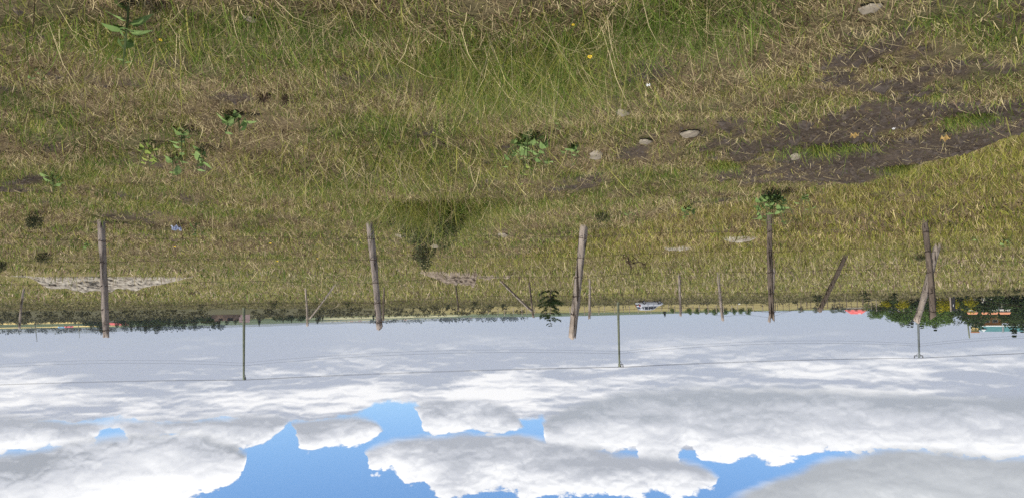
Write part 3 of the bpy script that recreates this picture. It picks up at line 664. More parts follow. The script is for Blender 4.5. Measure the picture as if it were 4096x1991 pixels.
# far field-edge fences: small posts, rails of wire
def far_fence(label, cols, yd, hgt, mats, r=0.07, rails=(0.45, 0.9), seed=0, lean=0.06, wire_r=0.012):
    rs = random.Random(seed); root = empty('field_fence', ground_at(cols[len(cols) // 2], yd(cols[len(cols) // 2])), label, 'fence'); pp = []
    for px in cols:
        b = ground_at(px, yd(px)); h = hgt * rs.uniform(.82, 1.15); t_ = b + np.array([rs.gauss(0, lean) * h, rs.gauss(0, lean) * h, h])
        mb = MB(); post_mesh(mb, b - np.array([0, 0, .15]), t_, r * rs.uniform(.8, 1.2), r * rs.uniform(.7, 1.1), rs.randint(0, 9999), n=7, rings=5, crook=.012)
        mb.build('post', M[rs.choice(mats)], root, smooth=True); pp.append((b, t_))
    for fr in rails:
        span_wire([a * (1 - fr) + c_ * fr + np.array([0, -r, 0]) for a, c_ in pp], 0.04, r=wire_r, seed=seed, wob=0.01).build('wire', M['wire'], root)
    return pp
rs = random.Random(3)
far_fence('row of bleached pale posts at the field edge behind the silver car', [x + rs.uniform(-9, 9) for x in range(1960, 3060, 31)], lambda x: 192, 1.75, ['wood_pale', 'wood_pale', 'wood_grey'], r=.085, seed=1)
far_fence('row of dark stakes standing against the sky beside the red roof', [x + rs.uniform(-9, 9) for x in range(3095, 3480, 22)], lambda x: 150 - (x - 3095) * .03, 1.75, ['wood_dark'], r=.065, rails=(.55, .93), seed=2, lean=.04)
far_fence('pale rail fence running in front of the dense green trees', [x + rs.uniform(-6, 6) for x in range(3485, 4300, 26)], lambda x: 140 - (x - 3485) * .02, 2.1, ['wood_pale', 'wood_grey'], r=.055, rails=(.4, .7, 1.0), seed=4, lean=.02, wire_r=.022)

# ------------------------------------------------------------------ utility poles and their cables
def utility_pole(bx, by, tx, ty, dist_w, mat, label, arm_dir, insul=3, arm=1.5, arms=True):
    b = hit(bx, by); dp = depth(b); d = ray(tx, ty); tp = EYE + d * (dp / np.dot(d, fw))
    root = empty('utility_pole', b, label, 'utility pole'); r = dist_w / F * dp / 2
    Ln = np.linalg.norm(tp - b); mb = MB()
    mb.tube([b - np.array([0, 0, .3]) + (tp - b) * 0] + [b + (tp - b) * t for t in np.linspace(0.0, 1, 9)], [r * 1.12] + list(np.linspace(r * 1.12, r * 0.78, 9)), 12)
    mb.build('shaft', M[mat], root, smooth=True)
    att = []
    if arms:
        ad = np.array([math.cos(arm_dir), math.sin(arm_dir), 0.0]); sz = b + (tp - b) * 0.965
        mb = MB(); c0 = Vector(sz); q = np.array([-ad[1], ad[0], 0]) * (r + .06)
        p1, p2_ = sz + q - ad * arm / 2, sz + q + ad * arm / 2
        ang_ = math.atan2(ad[1], ad[0]); Mt = Matrix.Translation(Vector(sz + q)) @ Matrix.Rotation(ang_, 4, 'Z')
        mb.box((-arm / 2, -.055, -.06), (arm / 2, .055, .06), M=Mt); ca = mb.build('crossarm', M['dark_metal'], root)
        for sg in (-1, 1):
            mb = MB(); mb.tube([sz + q + ad * sg * arm * .36, sz + q * .9 - np.array([0, 0, .5])], .028, 5); mb.build('arm_brace', M['dark_metal'], root)
        for k in range(insul):
            c_ = sz + q + ad * arm * (-.46 + .92 * k / (insul - 1)) + np.array([0, 0, .06])
            mb = MB(); mb.tube([c_ + np.array([0, 0, z]) for z in (0, .10, .12, .2, .22, .32, .36)], [.03, .03, .10, .10, .07, .11, .04], 8)
            mb.build('insulator', M['porcelain'], root, smooth=True); att.append(c_ + np.array([0, 0, .36]))
        for fr, nm in ((.80, 0), (.765, 1)):
            c_ = b + (tp - b) * fr + np.array([0, -r, 0])
            mb = MB(); mb.tube([c_ + np.array([0, z, 0]) for z in (.02, -.05, -.07, -.15)], [.035, .035, .07, .06], 7); mb.build('spool', M['porcelain'], root)
            att.append(c_ + np.array([0, -.1, 0]))
    return att
W = R(2)
pa = [utility_pole(976, 1226, 975, 1519, 10, 'pole_green', 'leftmost tall greenish utility pole behind the dark scrub', R(75)),
      utility_pole(2472, 1201, 2478, 1466, 9, 'pole_green', 'mossy green utility pole standing beside the silver hatchback', R(68)),
      utility_pole(3670, 1192, 3677, 1430, 9.5, 'pole_grey', 'grey utility pole with wide crossarm in front of the dense trees', R(5))]
ext_l = [2 * np.array(pa[0][i]) - np.array(pa[1][i]) + np.array([0, 0, -.6]) for i in range(5)]
ext_r = [np.array(pa[2][i]) + (np.array(pa[2][i]) - np.array(pa[1][i])) * 1.0 for i in range(5)]
utility_pole(3861, 1206, 3878, 1351, 6.5, 'pole_green', 'shorter pale pole in front of the teal roofed house', 0, arms=False)
for (bx, tx, by, ty, yy, lab) in ((141, 148, 1284, 1365, 380, 'slim far dark pole nearest the photo edge by the yellow field'), (314, 318, 1288, 1350, 420, 'slim far dark pole between the blue roofed shed and the nearest big post'), (568, 567, 1290, 1329, 430, 'slim far dark pole among the dark pointed trees')):
    b = ground_at(bx, yy); dp = depth(b); root = empty('utility_pole', b, lab, 'utility pole')
    d = ray(tx, ty); tp = EYE + d * (dp / np.dot(d, fw)); mb = MB(); mb.tube([b, (b + tp) / 2, tp], [.2, .18, .14], 8); mb.build('shaft', M['pole_grey'], root, smooth=True)
    mb = MB(); mb.box((-.3, -.06, -.05), (.3, .06, .05), M=Matrix.Translation(Vector(tp - np.array([0, 0, .25])))); mb.build('crossarm', M['dark_metal'], root)
for i, (lab, sag, rr) in enumerate((('topmost power cable at the camera end of the crossarms', .25, .015), ('topmost power cable at the middle of the crossarms', .32, .015), ('topmost power cable at the far end of the crossarms', .28, .015), ('upper strand of the lower sagging cable pair', 1.0, .015), ('lower strand of the lower sagging cable pair', 1.05, .012))):
    pts = [ext_l[i], pa[0][i], pa[1][i], pa[2][i], ext_r[i]]
    o = span_wire(pts, sag, r=rr, seed=i).build('power_cable', M['cable'], loc=Vector(pts[1])); tag(o, lab, 'cable')

# ------------------------------------------------------------------ vegetation builders (local coordinates, foot at the origin)
def leaf_cards(pts, dirs, size, rs, aspect=0.5, drop=0.0, mul=None):
    """small folded leaves: two triangles-quads each"""
    vs, fs = [], []
    for i_, (p, d) in enumerate(zip(pts, dirs)):
        d = Vector(d).normalized(); a = d.cross(Vector((rs.gauss(0, 1), rs.gauss(0, 1), rs.gauss(0, 1)))).normalized()
        s = size * rs.uniform(.6, 1.4) * (mul[i_] if mul else 1); p = Vector(p); o = len(vs)
        vs += [p, p + d * s * .5 + a * s * aspect * .5, p + d * s - Vector((0, 0, drop * s)), p + d * s * .5 - a * s * aspect * .5]
        fs.append((o, o + 1, o + 2, o + 3))
    return vs, fs
def pine(h, rw, seed, tiers, lenf=None, card=0.09, dens=26, cat='sapling', mat='pine', droop=0.15, sparse=0.15, trunk_r=None, clear=0.12, jit=(.6, 1.2), rise=.16):
    MU = []
    rs = random.Random(seed); root = empty('pine_sapling' if cat == 'sapling' else 'conifer_tree', (0, 0, 0))
    tr = MB(); r = trunk_r or h * .014
    bend = rs.gauss(0, .02) * h
    sp_ = lambda t: Vector((bend * math.sin(t * 3), bend * .6 * math.sin(t * 4 + 1), h * t))
    tr.tube([sp_(t) for t in np.linspace(-.02, 1, 10)], list(np.linspace(r, r * .15, 10)), 6)
    P, D = [], []
    for k in range(tiers):
        t = clear + (0.97 - clear) * k / (tiers - 1) + rs.gauss(0, .012)
        prof = lenf(t) if lenf else (1 - t) ** .8
        nb2 = rs.randint(4, 6)
        a0 = rs.uniform(0, 6.28)
        for j in range(nb2):
            if rs.random() < sparse: continue
            a = a0 + j * 6.283 / nb2 + rs.gauss(0, .25); Lb = rw * prof * rs.uniform(*jit) + .012 * h
            b0 = sp_(t); pts = []
            for q in range(6):
                u = q / 5; pts.append(b0 + Vector((math.cos(a) * Lb * u, math.sin(a) * Lb * u, Lb * (rise * u - droop * u * u + 0.22 * u ** 3) + rs.gauss(0, .01) * Lb)))
            tr.tube(pts, list(np.linspace(r * .4 * (1 - t * .5), r * .08, 6)), 4, cap=False)
            nl = max(4, int(dens * Lb / card * .1 * 3))
            for _ in range(nl):
                u = rs.uniform(.18, 1.0) ** .8; q = min(int(u * 5), 4); f = u * 5 - q
                c_ = pts[q].lerp(pts[q + 1], f); side = (pts[-1] - pts[0]).cross(Vector((0, 0, 1))).normalized()
                off = side * rs.gauss(0, .16) * Lb * (1.1 - u * .6) + Vector((0, 0, rs.gauss(0, .05) * Lb))
                P.append(c_ + off); MU.append(.62 + .38 * (1 - t)); D.append((pts[-1] - pts[0]).normalized() * .6 + side * rs.gauss(0, .8) + Vector((0, 0, rs.gauss(.25, .45))))
    tr.build('trunk', M['bark'], root)
    mb = MB(); mb.add(*leaf_cards(P, D, card, rs, .34, mul=MU)); mb.build('foliage', M[mat], root)
    return root
def tree(h, w, seed, mat='leaf_mid', name='leafy_tree', card=.35, n=2600, lobes=13, base=.12, trunk=True, flat=1.0):
    rs = random.Random(seed); root = empty(name, (0, 0, 0)); P, D = [], []
    C = []
    for i in range(lobes):
        z = h * (base + (1 - base) * rs.uniform(.18, .9)); rr = w * .5 * math.sqrt(max(.05, 1 - ((z / h - .48) / .58) ** 2)); a = rs.uniform(0, 6.28); q = rs.uniform(.15, .85)
        C.append((Vector((math.cos(a) * rr * q, math.sin(a) * rr * q, z)), w * rs.uniform(.15, .27)))
    for _ in range(n):
        c_, r = rs.choice(C); d = Vector((rs.gauss(0, 1), rs.gauss(0, 1), rs.gauss(.15, 1) * flat)).normalized()
        P.append(c_ + d * r * rs.uniform(.55, 1.12)); D.append(d + Vector((rs.gauss(0, .7), rs.gauss(0, .7), rs.gauss(0, .7))))
    if trunk:
        tr = MB(); tr.tube([(0, 0, -.2), (rs.gauss(0, .1), rs.gauss(0, .1), h * .3), (0, 0, h * .62)], [h * .028, h * .02, h * .008], 7)
        for c_, r in C[:7]: tr.tube([Vector((0, 0, h * .28)), Vector((0, 0, h * .28)).lerp(c_, .55) + Vector((0, 0, -.05 * h)), c_], [h * .011, h * .007, h * .003], 5)
        tr.build('trunk', M['bark'], root)
    mb = MB(); mb.add(*leaf_cards(P, D, card, rs, .6)); mb.build('crown' if trunk else 'foliage', M[mat], root)
    return root
def park(o):    # a prototype is placed by its first use
    o['_used'] = 0; return o
def put(proto, p, rz, sc, label, cat, group=None, name=None):
    if not proto.get('_used'):
        proto['_used'] = 1; proto.location = p; proto.rotation_euler = (0, 0, rz); proto.scale = (sc,) * 3 if isinstance(sc, (int, float)) else sc
        return tag(proto, label, cat, group)
    o = instance(proto, p, rz, sc, label, group, cat); return o
def put_h(proto, hp, px, py, top, label, cat, group=None, y=None, widen=1.0):
    """stand a prototype of height hp so that it spans the photograph from foot py to head top"""
    p = hit(px, py) if y is None else ground_at(px, y)
    d_top = (top - py) if y is None else None
    dp = depth(p)
    if y is None: h = (top - py) / F * dp
    else:
        d = ray(px, top); h = (EYE + d * (dp / np.dot(d, fw)))[2] - p[2]
    s = h / hp
    return put(proto, p - np.array([0, 0, .02 * h]), rs.uniform(0, 6.28), (s * widen, s * widen, s), label, cat, group)

# the big pine sapling between the two fences
pr = pine(2.2, .88, 17, 14, card=.065, dens=125, lenf=lambda t: (.55 + .5 * t if t < .6 else .85 * (1.04 - t) / .44), droop=.1, sparse=.38, trunk_r=.022, clear=.12, jit=(.4, 1.3), rise=.26)
put_h(pr, 2.2, 2203, 1142, 1306, 'tall sparse tiered pine sapling beside the palest leaning post', 'pine sapling')
SAP = [park(pine(1.6, .66, 20 + i, 7 + i % 2, card=.17, dens=44, mat='pine_far', sparse=.24, trunk_r=.025, droop=.1)) for i in range(4)]
spots = [(1095, 1242, 1197, 'crooked small pine sapling nearest the leftmost tall pole'), (1390, 1232, 1196, 'small tiered pine sapling left of the cracked grey post'), (805, 1245, 1213, 'bare low pine sapling before the ruined brick hut'), (258, 1251, 1236, 'tiny dark sapling in the olive grass by the photo edge'), (1790, 1238, 1210, 'dark bushy sapling beside the short leaning dark post'), (1898, 1232, 1200, 'narrow dark sapling right of the short dark post'), (1960, 1236, 1214, 'wispy sapling near the start of the slanting brace'), (2010, 1236, 1212, 'wispy sapling under the slanting grey brace'),
         (2620, 0, 0, ''), (3270, 1225, 1172, 'dense dark sapling behind the leaning dark post'), (3465, 1213, 1152, 'broad low pine sapling left of the big pale brace'), (3570, 1208, 1165, 'dark sapling touching the dark post with the pale brace'), (3700, 1200, 1164, 'small pine sapling right behind the dark braced post'), (3868, 1205, 1178, 'dark small sapling at the foot of the shorter pale pole'), (3990, 1195, 1150, 'widest dark sapling near the photo edge before the teal roof'), (4062, 1186, 1140, 'dark leaning sapling at the extreme photo edge'), (2985, 1223, 1205, 'low dark sapling on the dirt track'), (2815, 1222, 1208, 'low brown bush on the dirt track between two grey posts'), (3340, 1212, 1192, 'bent dry sapling between the leaning post and the pale brace'), (3180, 1222, 1200, 'low dark sapling right of the dark post on the track'), (2655, 1196, 1187, 'thorny low bush at the nose of the silver car'), (1680, 1244, 1224, 'dark little sapling under the left end of the pale bank')]
for i, (px, py, top, lab) in enumerate(spots):
    if not lab: continue
    # upside down: foot is the larger-distance end, so the sapling grows towards larger y
    lo, hi_ = min(py, top), max(py, top)
    put_h(SAP[i % 4], 1.6, px, lo, hi_, lab, 'sapling', 'young pine saplings dotted over the meadow', widen=1.1)

# ------------------------------------------------------------------ scrub belt and trees beyond the meadow
def scrub(name, n, xr, dr, hr, mat, card, label, per=38):
    r_ = random.Random(len(name)); P, D = [], []
    for _ in range(n):
        px = r_.uniform(*xr) if name != 'scrub_belt' else xr[0] + (xr[1] + 500 - xr[0]) * r_.betavariate(1.0, 1.5); yy = r_.uniform(*dr); p = ground_at(px, yy)
        if name == 'scrub_belt' and 840 < px < 1010 and yy < 240: continue
        h = r_.uniform(*hr); w = h * r_.uniform(.8, 1.7)
        for _ in range(per):
            d = Vector((r_.gauss(0, 1), r_.gauss(0, 1), abs(r_.gauss(0, 1)))).normalized(); q = r_.uniform(.4, 1.05)
            P.append(Vector(p) + Vector((d.x * w * .5 * q, d.y * w * .5 * q, d.z * h * q))); D.append(d + Vector((r_.gauss(0, .8), r_.gauss(0, .8), r_.gauss(0, .8))))
    mb = MB(); mb.add(*leaf_cards(P, D, card, r_, .6)); o = mb.build(name, M[mat]); tag(o, label, 'scrub', kind='stuff'); return o
M['scrub'] = leafy('scrub_foliage', c1=(0.05, 0.052, 0.026), c2=(0.135, 0.125, 0.062), trans=0.1, scale=.15)
M['far_blue'] = leafy('distant_foliage', c1=(0.02, 0.035, 0.03), c2=(0.045, 0.065, 0.055), trans=0.1, scale=.05)
scrub('scrub_belt', 760, (-150, 1600), (150, 330), (.5, 1.5), 'scrub', .42, 'belt of low dark scrub along the far edge of the meadow')
scrub('field_scrub', 110, (1600, 3700), (128, 190), (.35, .9), 'scrub', .25, 'low dry scrub scattered along the dirt track', per=22)
scrub('distant_treeline', 150, (-300, 900), (1040, 1200), (4, 8.5), 'far_blue', 2.2, 'distant dark treeline under the hazy hills', per=30)
scrub('valley_trees', 70, (1480, 2100), (1100, 1500), (4, 8.5), 'far_blue', 2.6, 'distant tree clumps down in the valley', per=24)
CON = [park(pine(9, 2.6, 40 + i, 13, card=.62, dens=85, cat='tree', mat='leaf_dark', lenf=lambda t: (1 - t) ** .75 * .95 + .06, sparse=.05, droop=.1, trunk_r=.14, clear=.06)) for i in range(2)]
SLM = [park(pine(9, 1.4, 50 + i, 19, card=.5, dens=150, cat='tree', mat='leaf_dark', lenf=lambda t: (1 - t) ** .8, sparse=.05, droop=-.05, trunk_r=.12, clear=.04)) for i in range(2)]
BUS = [park(tree(4, 5.0, 60 + i, 'leaf_dark', 'leafy_shrub', card=.5, n=900, lobes=10, trunk=False, base=0)) for i in range(3)]
gl = 'dark trees around the red roofed house and brick ruin'
con = [(366, 1313, 360, 0, 'dark pointed tree at the left end of the dark tree row'), (408, 1340, 330, 3, 'dark slim spire right beside the nearest big grey post'), (395, 1318, 335, 0, 'dark bushy conifer hidden partly behind the big grey post'), (470, 1312, 330, 1, 'dark broad tree in front of the red roof'), (527, 1326, 320, 2, 'slim dark tree just right of the red roof'), (553, 1318, 315, 3, 'short slim dark tree beyond the red roof'), (584, 1333, 300, 2, 'tall slim dark tree left of the tallest forked one'), (598, 1315, 305, 0, 'broad dark tree between the two tallest spires'), (625, 1335, 290, 0, 'tallest dark conifer of the left tree row'), (648, 1312, 300, 1, 'rounded dark conifer right of the tallest spire'), (676, 1308, 300, 2, 'short dark conifer above pale brush'), (700, 1313, 295, 3, 'slim dark tree left of the pale gap'), (737, 1317, 290, 1, 'dark conifer between two pale gaps'), (781, 1312, 285, 0, 'loose grey green tree with thin top'), (855, 1314, 270, 0, 'wide dark conifer beside the brick ruin'), (876, 1311, 272, 2, 'small dark conifer touching the brick ruin'), (908, 1300, 300, 1, 'small dark tree behind the middle of the ruin'), (943, 1297, 300, 0, 'small dark tree behind the right half of the ruin'),
       (1037, 1304, 320, 2, 'lone dark blue spire right of the leftmost tall pole'), (1166, 1292, 330, 2, 'small dark spire left of the thin bent post'), (1272, 1295, 300, 0, 'dark conifer between the slanting brace and the town'), (1291, 1283, 300, 3, 'small dark tree beside the conifer near the town'), (1494, 1284, 330, 3, 'dark small spire just left of the cracked grey post'), (1133, 1289, 330, 1, 'tiny dark tree on the skyline')]
for px, top, yy, kd, lab in con:
    pr = (CON + SLM)[kd]; put_h(pr, 9, px, 0, top, lab, 'tree', gl, y=yy, widen=1.35 if kd < 2 else 1.2)
for i, (px, top, yy) in enumerate([(350, 1302, 320), (385, 1304, 300), (500, 1302, 290), (540, 1302, 285), (575, 1303, 280), (612, 1304, 285), (640, 1300, 280), (668, 1300, 275), (717, 1299, 270), (765, 1296, 265), (820, 1293, 260), (845, 1290, 255), (1110, 1282, 260), (1160, 1281, 260), (1210, 1280, 250)]):
    put_h(BUS[i % 3], 4, px, 0, top, 'dark rounded bush in the row below the pointed trees', 'bush', 'dark bushes below the pointed trees', y=yy, widen=1.5)
# right-hand wood
DEC = [park(tree(7, 7.5, 70 + i, 'leaf_mid', card=.42, n=3000)) for i in range(3)]
DRK = [park(tree(8, 7.0, 80 + i, 'leaf_dark', card=.45, n=2600)) for i in range(3)]
YEL = park(tree(3, 3.4, 90, 'leaf_yellow', 'flowering_bush', card=.22, n=1300, trunk=False, base=0))
GRY = park(tree(9, 3.5, 91, 'leaf_grey', 'pale_tree', card=.4, n=1100))
gd = 'dense green trees on the right of the photograph'
dec = [(3492, 1266, 175, 0, 'green rounded tree at the open end of the wood'), (3530, 1270, 176, 1, 'second low green tree from the open end of the wood'), (3568, 1277, 178, 2, 'green tree rising above the pale rail fence'), (3606, 1283, 178, 0, 'green tree left of the pale brace head'), (3645, 1286, 176, 1, 'green tree behind the head of the pale brace'), (3697, 1296, 172, 2, 'green tree with a ragged top beside the grey utility pole'), (3745, 1292, 170, 0, 'green tree right of the dark braced post'), (3790, 1286, 168, 1, 'green tree with a broken branch tip before the sky gap'), (3710, 1280, 150, 1, 'low green tree near the yellow bushes'), (3777, 1268, 148, 2, 'low green tree above the yellow flowered bush')]
for px, top, yy, kd, lab in dec: put_h(DEC[kd], 7, px, 0, top, lab, 'tree', gd, y=yy, widen=1.05)
drk = [(3856, 1296, 165, 0, 'dark tree behind the shorter pale pole'), (3885, 1316, 168, 1, 'dark tree in front of the yellow gable'), (3920, 1290, 150, 2, 'dark tree below the orange wall'), (3965, 1284, 148, 0, 'dark tree in front of the orange wall'), (4008, 1290, 146, 1, 'dark tree covering the end of the orange wall'), (4055, 1312, 148, 2, 'tall dark tree in front of the teal roof'), (4100, 1300, 140, 0, 'dark tree cut by the photo edge'), (4140, 1310, 150, 1, 'dark tree outside the edge beyond the teal roof'), (3830, 1262, 160, 1, 'small dark tree in the gap before the shorter pole')]
for px, top, yy, kd, lab in drk: put_h(DRK[kd], 8, px, 0, top, lab, 'tree', gd, y=yy, widen=1.05)
for px, top, yy, kd, lab in ((4053, 1352, 165, 0, 'tall thin spire rising above the teal roof'), (4083, 1333, 168, 1, 'short thin spire at the photo edge by the teal roof'), (3736, 1326, 185, 0, 'grey spire rising above the green wood'), (3684, 1316, 186, 1, 'dark spire right beside the grey utility pole'), (3646, 1311, 190, 0, 'small grey spire above the pale brace head'), (3630, 1311, 192, 1, 'slim grey spire left of the pale brace head'), (3793, 1301, 182, 1, 'small spire at the edge of the sky gap')):
    put_h(SLM[kd], 9, px, 0, top, lab, 'tree', gd, y=yy, widen=1.15)
put_h(GRY, 9, 3614, 0, 1312, 'thin pale grey leafless looking tree above the green wood', 'tree', gd, y=192)
for px, top, yy, lab in ((3782, 1243, 122, 'largest yellow flowering bush left of the dark gate'), (3800, 1236, 121, 'yellow flowering bush touching the dark gate'), (3885, 1222, 120, 'yellow flowering bush right of the shorter pale pole'), (3610, 1232, 128, 'yellow flowering bush behind the rail fence'), (3888, 1246, 126, 'yellow green bush under the orange roof'), (3545, 1228, 130, 'small yellow flowering bush near the wood end')):
    put_h(YEL, 3, px, 0, top, lab, 'bush', 'yellow flowering bushes', y=yy, widen=1.1)
for i, (px, top, yy, lab) in enumerate(((3840, 1240, 124, 'dark bush right of the dark gate'), (3930, 1240, 122, 'dark green bush below the left orange roof'), (3975, 1243, 120, 'dark green bush below the middle orange roof'), (4030, 1238, 118, 'dark green bush near the photo edge'), (4080, 1250, 116, 'dark bush at the photo edge by the slanting stake'), (3740, 1240, 126, 'dark bush behind the rail fence near the braced post'), (3570, 1240, 130, 'dark bush behind the rail fence'), (3660, 1238, 128, 'dark bush behind the grey utility pole'))):
    put_h(BUS[i % 3], 4, px, 0, top, lab, 'bush', 'dark bushes before the wood', y=yy, widen=1.2)
for i, px in enumerate((2788, 2830, 2860, 2900, 2935, 2965, 2995, 2755, 2690)):
    put_h(DEC[i % 3], 7, px, 0, 1253 + (i * 7) % 5 - (4 if px == 2690 else 0), 'low green bush on the skyline behind the pale far posts', 'bush', 'skyline bushes beyond the dirt track', y=215, widen=.95)
put_h(SLM[0], 9, 2659, 0, 1268, 'lone hazy green spire on the skyline beyond the car bonnet', 'tree', y=380, widen=1.6)
for i, px in enumerate((3205, 3265, 3330, 3350, 3372)):
    put_h(GRY, 9, px, 0, 1252 + i % 3, 'pale thin bush among the dark stakes on the skyline', 'bush', 'thin pale bushes behind the dark stakes', y=185, widen=1.6)

# ------------------------------------------------------------------ buildings
M['brick'] = noisy('raw_brick', (0.25, 0.155, 0.105), (0.40, 0.28, 0.20), 2.2, 0.95)
M['adobe'] = noisy('brown_rubble_wall', (0.13, 0.09, 0.065), (0.24, 0.17, 0.125), 1.4, 0.95)
M['dark_open'] = noisy('dark_opening', (0.02, 0.018, 0.016), (0.04, 0.035, 0.03), 2, 0.9)
M['red_roof'] = noisy('red_tiles', (0.45, 0.09, 0.085), (0.58, 0.14, 0.13), 1.2, 0.8)
M['blue_roof'] = noisy('blue_sheet', (0.24, 0.46, 0.66), (0.32, 0.55, 0.75), 1.2, 0.6)
M['teal_roof'] = noisy('teal_tiles', (0.045, 0.135, 0.14), (0.075, 0.185, 0.185), 1.0, 0.7)
M['orange'] = noisy('orange_wall', (0.40, 0.19, 0.07), (0.52, 0.27, 0.12), 1.5, 0.85)
M['orange_roof'] = noisy('orange_tiles', (0.42, 0.17, 0.09), (0.52, 0.24, 0.13), 2, 0.85)
M['yellow'] = noisy('yellow_wall', (0.62, 0.42, 0.15), (0.74, 0.53, 0.22), 1.5, 0.85)
M['cream'] = noisy('cream_wall', (0.58, 0.54, 0.46), (0.72, 0.68, 0.6), 1.5, 0.85)
M['pink'] = noisy('pink_wall', (0.62, 0.42, 0.38), (0.72, 0.52, 0.47), 1.5, 0.85)
M['white'] = noisy('white_paint', (0.68, 0.70, 0.70), (0.78, 0.79, 0.78), 2, 0.7)
M['glass'] = noisy('dark_glass', (0.015, 0.018, 0.022), (0.03, 0.035, 0.04), 3, 0.12, spec=0.6)
def frame_at(px, yy, face=0.0):
    p = ground_at(px, yy); a = -math.atan2(p[0], p[1]) + face
    return p, a
def hip_house(name, px, yy, w, dpt, wall_h, roof_h, label, mroof, mwall, chimney=None, hip=0.28, sink=0.0, face=0.0, wins=3, over=.35):
    p, a = frame_at(px, yy, face); root = empty(name, p - np.array([0, 0, sink]), label, 'house', rz=a)
    def bld(nm, mb, mt_, par=None):
        o = mb.build(nm, mt_, None, loc=(0, 0, 0)); o.parent = par or root; return o
    mb = MB(); mb.box((-w / 2, -dpt / 2, -.3), (w / 2, dpt / 2, wall_h)); bld('wall', mb, M[mwall])
    e = over; z0 = wall_h + .004; hx = w / 2 - hip * w
    vs = [(-w / 2 - e, -dpt / 2 - e, z0), (w / 2 + e, -dpt / 2 - e, z0), (w / 2 + e, dpt / 2 + e, z0), (-w / 2 - e, dpt / 2 + e, z0), (-hx, 0, z0 + roof_h), (hx, 0, z0 + roof_h)]
    mb = MB(); mb.add(vs, [(0, 1, 5, 4), (1, 2, 5), (2, 3, 4, 5), (3, 0, 4), (3, 2, 1, 0)]); rf = bld('roof', mb, M[mroof])
    if chimney is not None:
        mb = MB(); mb.box((chimney - .35, -.6, z0 + roof_h * .5), (chimney + .35, 0, z0 + roof_h * .98)); bld('chimney', mb, M['white'], rf)
    for k in range(wins):
        x = w * (-.5 + (k + .5) / wins); fr = MB(); fr.box((x - .5, -dpt / 2 - .04, .9), (x + .5, -dpt / 2 + .02, min(2.1, wall_h - .2))); f_ = bld('window', fr, M['white'])
        gb = MB(); gb.box((x - .43, -dpt / 2 - .06, .97), (x + .43, -dpt / 2 - .03, min(2.03, wall_h - .27))); bld('pane', gb, M['glass'], f_)
    return root
def zat(px, py, yy):
    d = ray(px, py); return (EYE + d * (yy / d[1]))[2]
def fit(px, yy, ybot, ytop):
    z0, z1 = zat(px, ybot, yy), zat(px, ytop, yy); gz = ground_at(px, yy)[2]; return z0 - gz, z1 - gz
# red roof right of the leaning dark post
b0, t0 = fit(3425, 230, 1238, 1255)
hip_house('red_roof_house', 3425, 230, 84 / F * 230 - .6, 6, b0, t0 - b0, 'low house with a salmon red roof and small white chimney behind the dark stakes', 'red_roof', 'cream', chimney=-.9, hip=.24)
b0, t0 = fit(485, 345, 1289, 1299)
hip_house('red_roof_house', 485, 345, 88 / F * 345, 7, b0, t0 - b0, 'red roofed house glimpsed through the dark trees by the nearest big post', 'red_roof', 'cream', hip=.1)
b0, t0 = fit(277, 720, 1303, 1309)
hip_house('red_roof_shed', 277, 720, 30 / F * 720, 7, b0, t0 - b0, 'far red roofed shed touching a blue roof', 'red_roof', 'white', hip=.02, wins=2)
b0, t0 = fit(248, 735, 1306, 1311)
hip_house('blue_roof_shed', 248, 735, 24 / F * 735, 7, b0, t0 - b0, 'far blue roofed shed touching a red roof', 'blue_roof', 'white', hip=.02, wins=2)
# teal roofed house in the right-hand wood
p, a = frame_at(3985, 190); root = empty('teal_roof_house', p, 'large house with teal hipped roof and yellow gable partly hidden by dark trees', 'house', rz=a)
gz = p[2]; zf = lambda py: zat(3985, py, 190) - gz; s_ = 190 / F
def lb(nm, mb, mt_, par=None):
    o = mb.build(nm, mt_, None, loc=(0, 0, 0)); o.parent = par or root; return o
xx = lambda px: -(px - 3985) * s_
mb = MB(); mb.box((xx(4120), -4, -.3), (xx(3905), 4, zf(1290))); lb('wall', mb, M['orange'])
mb = MB(); mb.box((xx(4001), -4.25, zf(1290)), (xx(3908), 3.9, zf(1300))); lb('upper_wall', mb, M['orange'])
zr, zt = zf(1300) + .01, zf(1325)
mb = MB(); mb.add([(xx(3898), -5, zr), (xx(4200), -5, zr), (xx(4200), 5, zr), (xx(3898), 5, zr), (xx(3934), 0, zt), (xx(4200), 0, zt)], [(0, 4, 5, 1), (1, 5, 2), (2, 5, 4, 3), (3, 4, 0), (0, 1, 2, 3)]); rf = lb('roof', mb, M['teal_roof'])
for px in (4004, 4075):
    mb = MB(); mb.tube([(xx(px), -5.03, zr + .03), (xx(px), -.05, zt + .03)], .22, 6); lb('roof_ridge', mb, M['pole_grey'], rf)
mb = MB(); mb.tube([(xx(3898), -5.03, zr), (xx(4200), -5.03, zr)], .12, 6); lb('gutter', mb, M['white'], rf)
mb = MB(); mb.add([(xx(3930), -3.2, zr + .9), (xx(3948), -3.2, zr + .9), (xx(3939), -3.2, zr + 1.55), (xx(3930), -2.0, zr + .9), (xx(3948), -2.0, zr + .9), (xx(3939), -1.6, zr + 1.55)], [(0, 1, 2), (0, 2, 5, 3), (1, 4, 5, 2), (3, 5, 4), (0, 3, 4, 1)]); lb('skylight', mb, M['white'], rf)
mb = MB(); mb.box((xx(3922), -3.5, zf(1300)), (xx(3896), -.5, zf(1325))); lb('gable', mb, M['yellow'])
mb = MB(); mb.box((xx(3924), -3.8, zf(1325) + .004), (xx(3894), -.3, zf(1328))); lb('gable_cap', mb, M['orange_roof'])
